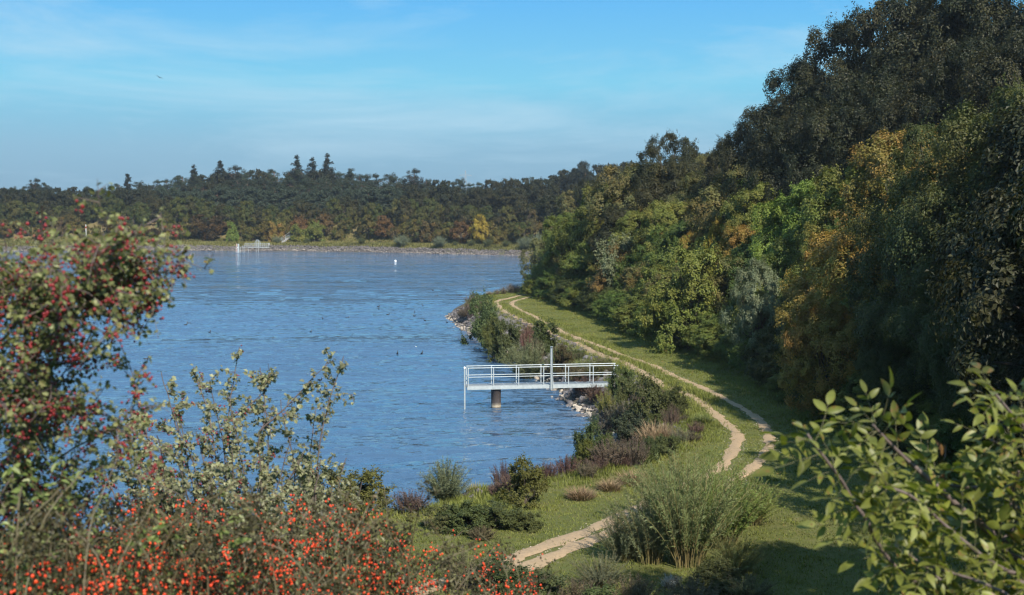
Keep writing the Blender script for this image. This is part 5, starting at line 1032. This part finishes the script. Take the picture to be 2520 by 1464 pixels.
# sparse branch tips at the lower left middle
# rose bushes along the bottom
env_u = [-150, 0, 150, 300, 450, 600, 760, 900, 1020, 1120, 1200, 1300, 1420]; env_v = [1190, 1170, 1140, 1200, 1200, 1170, 1215, 1175, 1205, 1270, 1300, 1350, 1430]
ROSES = [(-120, 330, 4.2, 'rose bush full of orange red hips in the bottom left corner'), (250, 640, 4.6, 'rose bush with hips below the pale hawthorn, second from the left'), (560, 980, 5.0, 'dense rose bush with orange hips, third from the left'), (900, 1400, 5.6, 'rose bush whose hips thin out towards the wheel track')]
for k, (u0, u1, d0, lb) in enumerate(ROSES):
    r = np.random.default_rng(60 + k); bx = W((u0 + u1) / 2, 1464, y=d0); base = np.array([bx[0], d0, hz(bx[0], d0)]); limbs = []
    for j in range(46):
        u = r.uniform(u0, u1); d = d0 + r.uniform(-.8, 1.1); vt = np.interp(u, env_u, env_v) + abs(r.normal(0, 1)) * 90; 
        e_ = W(u, vt, y=d); g0 = np.array([e_[0] + r.normal(0, .15), d + r.normal(0, .15), 0]); g0[2] = hz(g0[0], g0[1]) 
        bend = np.array([r.normal(0, .12), r.normal(0, .12), 0]); limbs.append([g0, g0 + (e_ - g0) * .45 + bend, g0 + (e_ - g0) * .85 + bend * 1.1, e_ + np.array([r.normal(0, .08), 0, -.02])])
    LC, TC = grow(r, limbs, .075, (.09, .24))
    lf = MB(); p, o, tg = on_twigs(r, TC, 12, .05); n = norm(o * .5 + np.array([.3, -.3, .8]) * .5 + .8 * sph(r, len(p))); a = norm(np.cross(n, sph(r, len(p)))); leaf_poly(lf, p, a, n, r.uniform(.012, .026, len(p)), r.random(len(p)) ** 1.5, OVL)
    rb = bush_from('rose_bush', base, LC, TC, lf, r, REDTWIG, (.056, .050, .021), lb, 'bush', 'rose bushes in the foreground', rl=(.006, .002), rt=.0016)
    p, o, tg = on_twigs(r, TC, 2, .05); p = p + o * .02 + np.array([0, -.02, .01])
    dens = .46 if k < 3 else .36; p = p[r.random(len(p)) < dens]; p = p[p[:, 2] < np.quantile(p[:, 2], .96)]; m_ = r.integers(1, 9, len(p)); cl = np.repeat(p, m_, 0); cl = cl + r.normal(0, .017, cl.shape); place_fruit(rb, 'rose_hip', HIP_ME, None, HIP, cl, .0043, r, 'rose_hips')
# leafy green shoots rising among the roses
r = np.random.default_rng(71); limbs = [[W(130, 1500, y=3.9), W(128, 1240, y=3.9)], [W(128, 1250, y=3.9), W(95, 1200, y=3.9), W(20, 1120, y=3.8)], [W(128, 1245, y=3.9), W(190, 1190, y=3.9), W(235, 1090, y=3.9)], [W(128, 1245, y=3.9), W(125, 1150, y=3.9), W(85, 1070, y=3.9)], [W(45, 1480, y=3.7), W(45, 1260, y=3.7), W(20, 1180, y=3.7)], [W(330, 1480, y=4), W(345, 1300, y=4), W(420, 1180, y=4)], [W(560, 1480, y=4.2), W(575, 1250, y=4.2), W(500, 1150, y=4.2)], [W(200, 1480, y=4.2), W(230, 1250, y=4.2), W(260, 1080, y=4.2)], [W(440, 1480, y=4.3), W(440, 1300, y=4.3), W(350, 1200, y=4.3)]]
LC, TC = grow(r, limbs, .07, (.06, .14), sub=False); lf = MB(); p, o, tg = on_twigs(r, TC, 9, .02); n = norm(o * .3 + np.array([.35, -.35, .8]) + .5 * sph(r, len(p))); a = norm(np.cross(n, sph(r, len(p)))); leaf_poly(lf, p, a, n, r.uniform(.02, .036, len(p)), r.random(len(p)), OVL)
b0 = W(130, 1500, y=3.9); b0[2] = hz(b0[0], b0[1]); bush_from('rose_bush', b0, LC, TC, lf, r, GREENTWIG, (.13, .18, .045), 'long bare green rose shoots with fresh leaves at the bottom left', 'bush', 'rose bushes in the foreground', rl=(.005, .002), rt=.0016)

# walnut branches on the right
def walnut_leaf(seed, n=5, L_=.20):
    r = np.random.default_rng(seed); mb = MB(); t = np.linspace(0, 1, 7)[:, None]; C = np.concatenate([t * L_, r.normal(0, .006) * np.sin(t * 3), -.16 * L_ * t ** 2 * r.uniform(.3, 1.6)], 1); mb.tube(C, np.linspace(.0016, .0009, 7), 5, m=1)
    def leaflet(p, d, ln, tint):
        d = norm(d); side = norm(np.cross(d, np.array([0, 0, 1.]))); up = np.cross(side, d); k = 7; tt = np.linspace(0, 1, k); wd = .41 * ln * np.sin(np.pi * tt ** .8) ** .75 * .5; dr = r.uniform(.15, .7); roll = r.normal(0, .35)
        s2 = side * math.cos(roll) + up * math.sin(roll); V = []
        for a_, w_ in zip(tt, wd):
            c = p + d * ln * a_ - up * ln * dr * .5 * a_ ** 2; V += [c - s2 * w_ + up * w_ * .3, c, c + s2 * w_ + up * w_ * .3]
        F = [[i * 3 + q, i * 3 + q + 1, i * 3 + q + 4, i * 3 + q + 3] for i in range(k - 1) for q in (0, 1)]; mb.add(V, F, tint)
    tb = r.random()
    for i in range(n // 2):
        f = .35 + .5 * i / max(1, n // 2 - 1) if n > 3 else .55
        p = C[int(f * 6)]
        for s_ in (-1, 1):
            if r.random() < .08: continue
            leaflet(p, np.array([.55, s_ * .9, r.normal(0, .25)]), r.uniform(.055, .085), np.clip(tb * .5 + r.random() * .5, 0, 1))
    leaflet(C[-1], np.array([1, 0, -.2]), r.uniform(.075, .10), np.clip(tb * .5 + r.random() * .5, 0, 1))
    return mb.mesh('walnut_leaf', [NEARLEAF, GREENTWIG], True)
WLEAF = [walnut_leaf(k, [5, 7, 5, 7, 5, 3][k % 6], [.17, .22, .15, .20, .18, .12][k % 6]) for k in range(12)]
r = np.random.default_rng(81)
def zz(x, y): return (1808.8 + x * .4603, 790.2 + y * .4604)
BR_ = [[(1060, 1500, 4.2), (1000, 1440, 4.15), (850, 1330, 4.1), (730, 1180, 4.05), (680, 1080, 4.0), (600, 960, 4.0), (530, 840, 3.95), (430, 710, 3.9), (350, 600, 3.9)],
       [(1640, 1400, 4.2), (1545, 1340, 4.2), (1430, 1290, 4.15), (1270, 1170, 4.1), (1150, 1070, 4.1), (1030, 960, 4.05), (900, 880, 4.0), (760, 850, 4.0)],
       [(1380, 1140, 4.3), (1280, 1060, 4.25), (1110, 900, 4.2), (980, 790, 4.2), (850, 670, 4.15), (750, 560, 4.1)],
       [(1700, 700, 4.1), (1545, 560, 4.05), (1420, 430, 4.0), (1385, 385, 4.0)], [(1560, 1250, 4.3), (1510, 1040, 4.3), (1490, 880, 4.25), (1520, 780, 4.2)], [(1640, 1560, 3.9), (1450, 1450, 3.9), (1300, 1380, 3.95), (1150, 1330, 4.0), (1010, 1290, 4.0)],
       [(1640, 1300, 4.4), (1480, 1180, 4.4), (1330, 1010, 4.4), (1240, 930, 4.35)], [(1300, 1600, 4.2), (1180, 1450, 4.2), (1050, 1330, 4.25), (900, 1230, 4.3)], [(1700, 900, 4.3), (1560, 760, 4.3), (1450, 690, 4.25), (1380, 640, 4.2)],
       [(1640, 1050, 4.5), (1400, 900, 4.5), (1200, 870, 4.45), (1040, 850, 4.4)]]
base = np.array([3.1, 4.6, 0]); base[2] = hz(3.1, 4.6)
root = empty('walnut_tree', tuple(base)); tag(root, 'walnut branches with large leaflets reaching in at the bottom right', 'tree')
fork = base + np.array([-.15, -.1, 1.3]); mb = MB(); mb.tube(spline([base - np.array([0, 0, .1]), base + np.array([-.05, 0, .6]), fork], .1) - base, np.linspace(.05, .03, len(spline([base, base + np.array([-.05, 0, .6]), fork], .1)))[:len(spline([base - np.array([0, 0, .1]), base + np.array([-.05, 0, .6]), fork], .1))] if False else .04, 10); obj('trunk', mb.mesh('trunk', BARK, True), root)
leaves = []
for k, q in enumerate(BR_):
    P = [W(*zz(x, y), y=d) for x, y, d in q]
    if k != 2: P = [fork] + P
    C = spline(P, .03); C = C + np.cumsum(r.normal(0, .0012, C.shape), 0); mb = MB(); mb.tube(C - base, np.linspace(.014 if k < 3 else .011, .0045, len(C)), 8); obj('branch', mb.mesh('branch', TWIG, True), root)
    # compound leaves alternate along the outer branch and gather at its tip
    seg = np.cumsum(np.concatenate([[0], np.linalg.norm(np.diff(C, axis=0), axis=1)])); tot = seg[-1]; s_ = tot - .01; j = 0
    while s_ > max(tot * .18, .25):
        i = min(int(np.searchsorted(seg, s_)), len(C) - 2); tg = norm(C[i + 1] - C[i]); an = j * 2.4 + r.normal(0, .4); sdv = norm(np.cross(tg, np.array([0, 0, 1.]))); up = np.cross(sdv, tg)
        d = norm(tg * .5 + (sdv * math.cos(an) + up * math.sin(an)) * .9 + np.array([0, -.1, .05])); leaves.append((C[i], d)); j += 1
        s_ -= .010 if j < 6 else r.uniform(.013, .028)
leaves = [leaves[i] for i in r.permutation(len(leaves))]
def leaf_matrix(p, d):
    x = Vector(d).normalized(); zup = Vector((.25, -.35, .9)) + Vector(r.normal(0, .3, 3)); y = zup.cross(x).normalized(); z_ = x.cross(y)
    from mathutils import Matrix
    M = Matrix((x, y, z_)).transposed().to_4x4() @ Matrix.Scale(r.uniform(.60, .92), 4); M.translation = Vector(p - base); return M
for k, (p, d) in enumerate(leaves[:100]):
    o = obj('leaf', WLEAF[k % 12], root, tuple(np.array((.19, .095, .04) if r.random() < .06 else (.185, .20, .032)) * r.uniform(.5, 1.4))); o.matrix_basis = leaf_matrix(p, d)
print('walnut leaves', len(leaves))
if len(leaves) > 100:
    mb = MB()
    for k, (p, d) in enumerate(leaves[100:]):
        me = WLEAF[k % 12]; M = np.array(leaf_matrix(p, d)); V = np.array([v.co[:] for v in me.vertices]) @ M[:3, :3].T + M[:3, 3]
        tints = np.array([a.value for a in me.attributes['tint'].data]); fs_ = [list(q.vertices) for q in me.polygons]; mi = np.array([q.material_index for q in me.polygons])
        f4 = [i for i, f in enumerate(fs_) if len(f) == 4]
        for m_ in (0, 1):
            ii = [i for i in f4 if mi[i] == m_]
            if ii: mb.add(V, [fs_[i] for i in ii], tints[ii], m_)
    o = obj('leaves', mb.mesh('leaves', [NEARLEAF, GREENTWIG], True), root, (.145, .16, .03)); o['kind'] = 'stuff'

# ------------------------------------------------------------------ labels that count along a row
for (tpl, s_), lst in PENDING.items():
    lst.sort(key=lambda t: t[0])
    for i, (k, o) in enumerate(lst): o['label'] = tpl % ordw(i)
print('objects', len(bpy.data.objects), 'tris', sum(len(m.polygons) for m in bpy.data.meshes))

HAZE = 0.00016
mb = MB(); mb.box((-250, 640, 33), (1500, 1330, 80)); hm, hnt, hN, hL, hout = nodes('thin_haze'); pv = hN.new('ShaderNodeVolumePrincipled'); pv.inputs['Color'].default_value = (.75, .85, .95, 1); pv.inputs['Density'].default_value = HAZE; pv.inputs['Anisotropy'].default_value = .2; hL.new(pv.outputs[0], hout.inputs['Volume'])
tag(obj('haze', mb.mesh('haze', hm)), 'thin blue air over the lake', 'haze', kind='stuff')
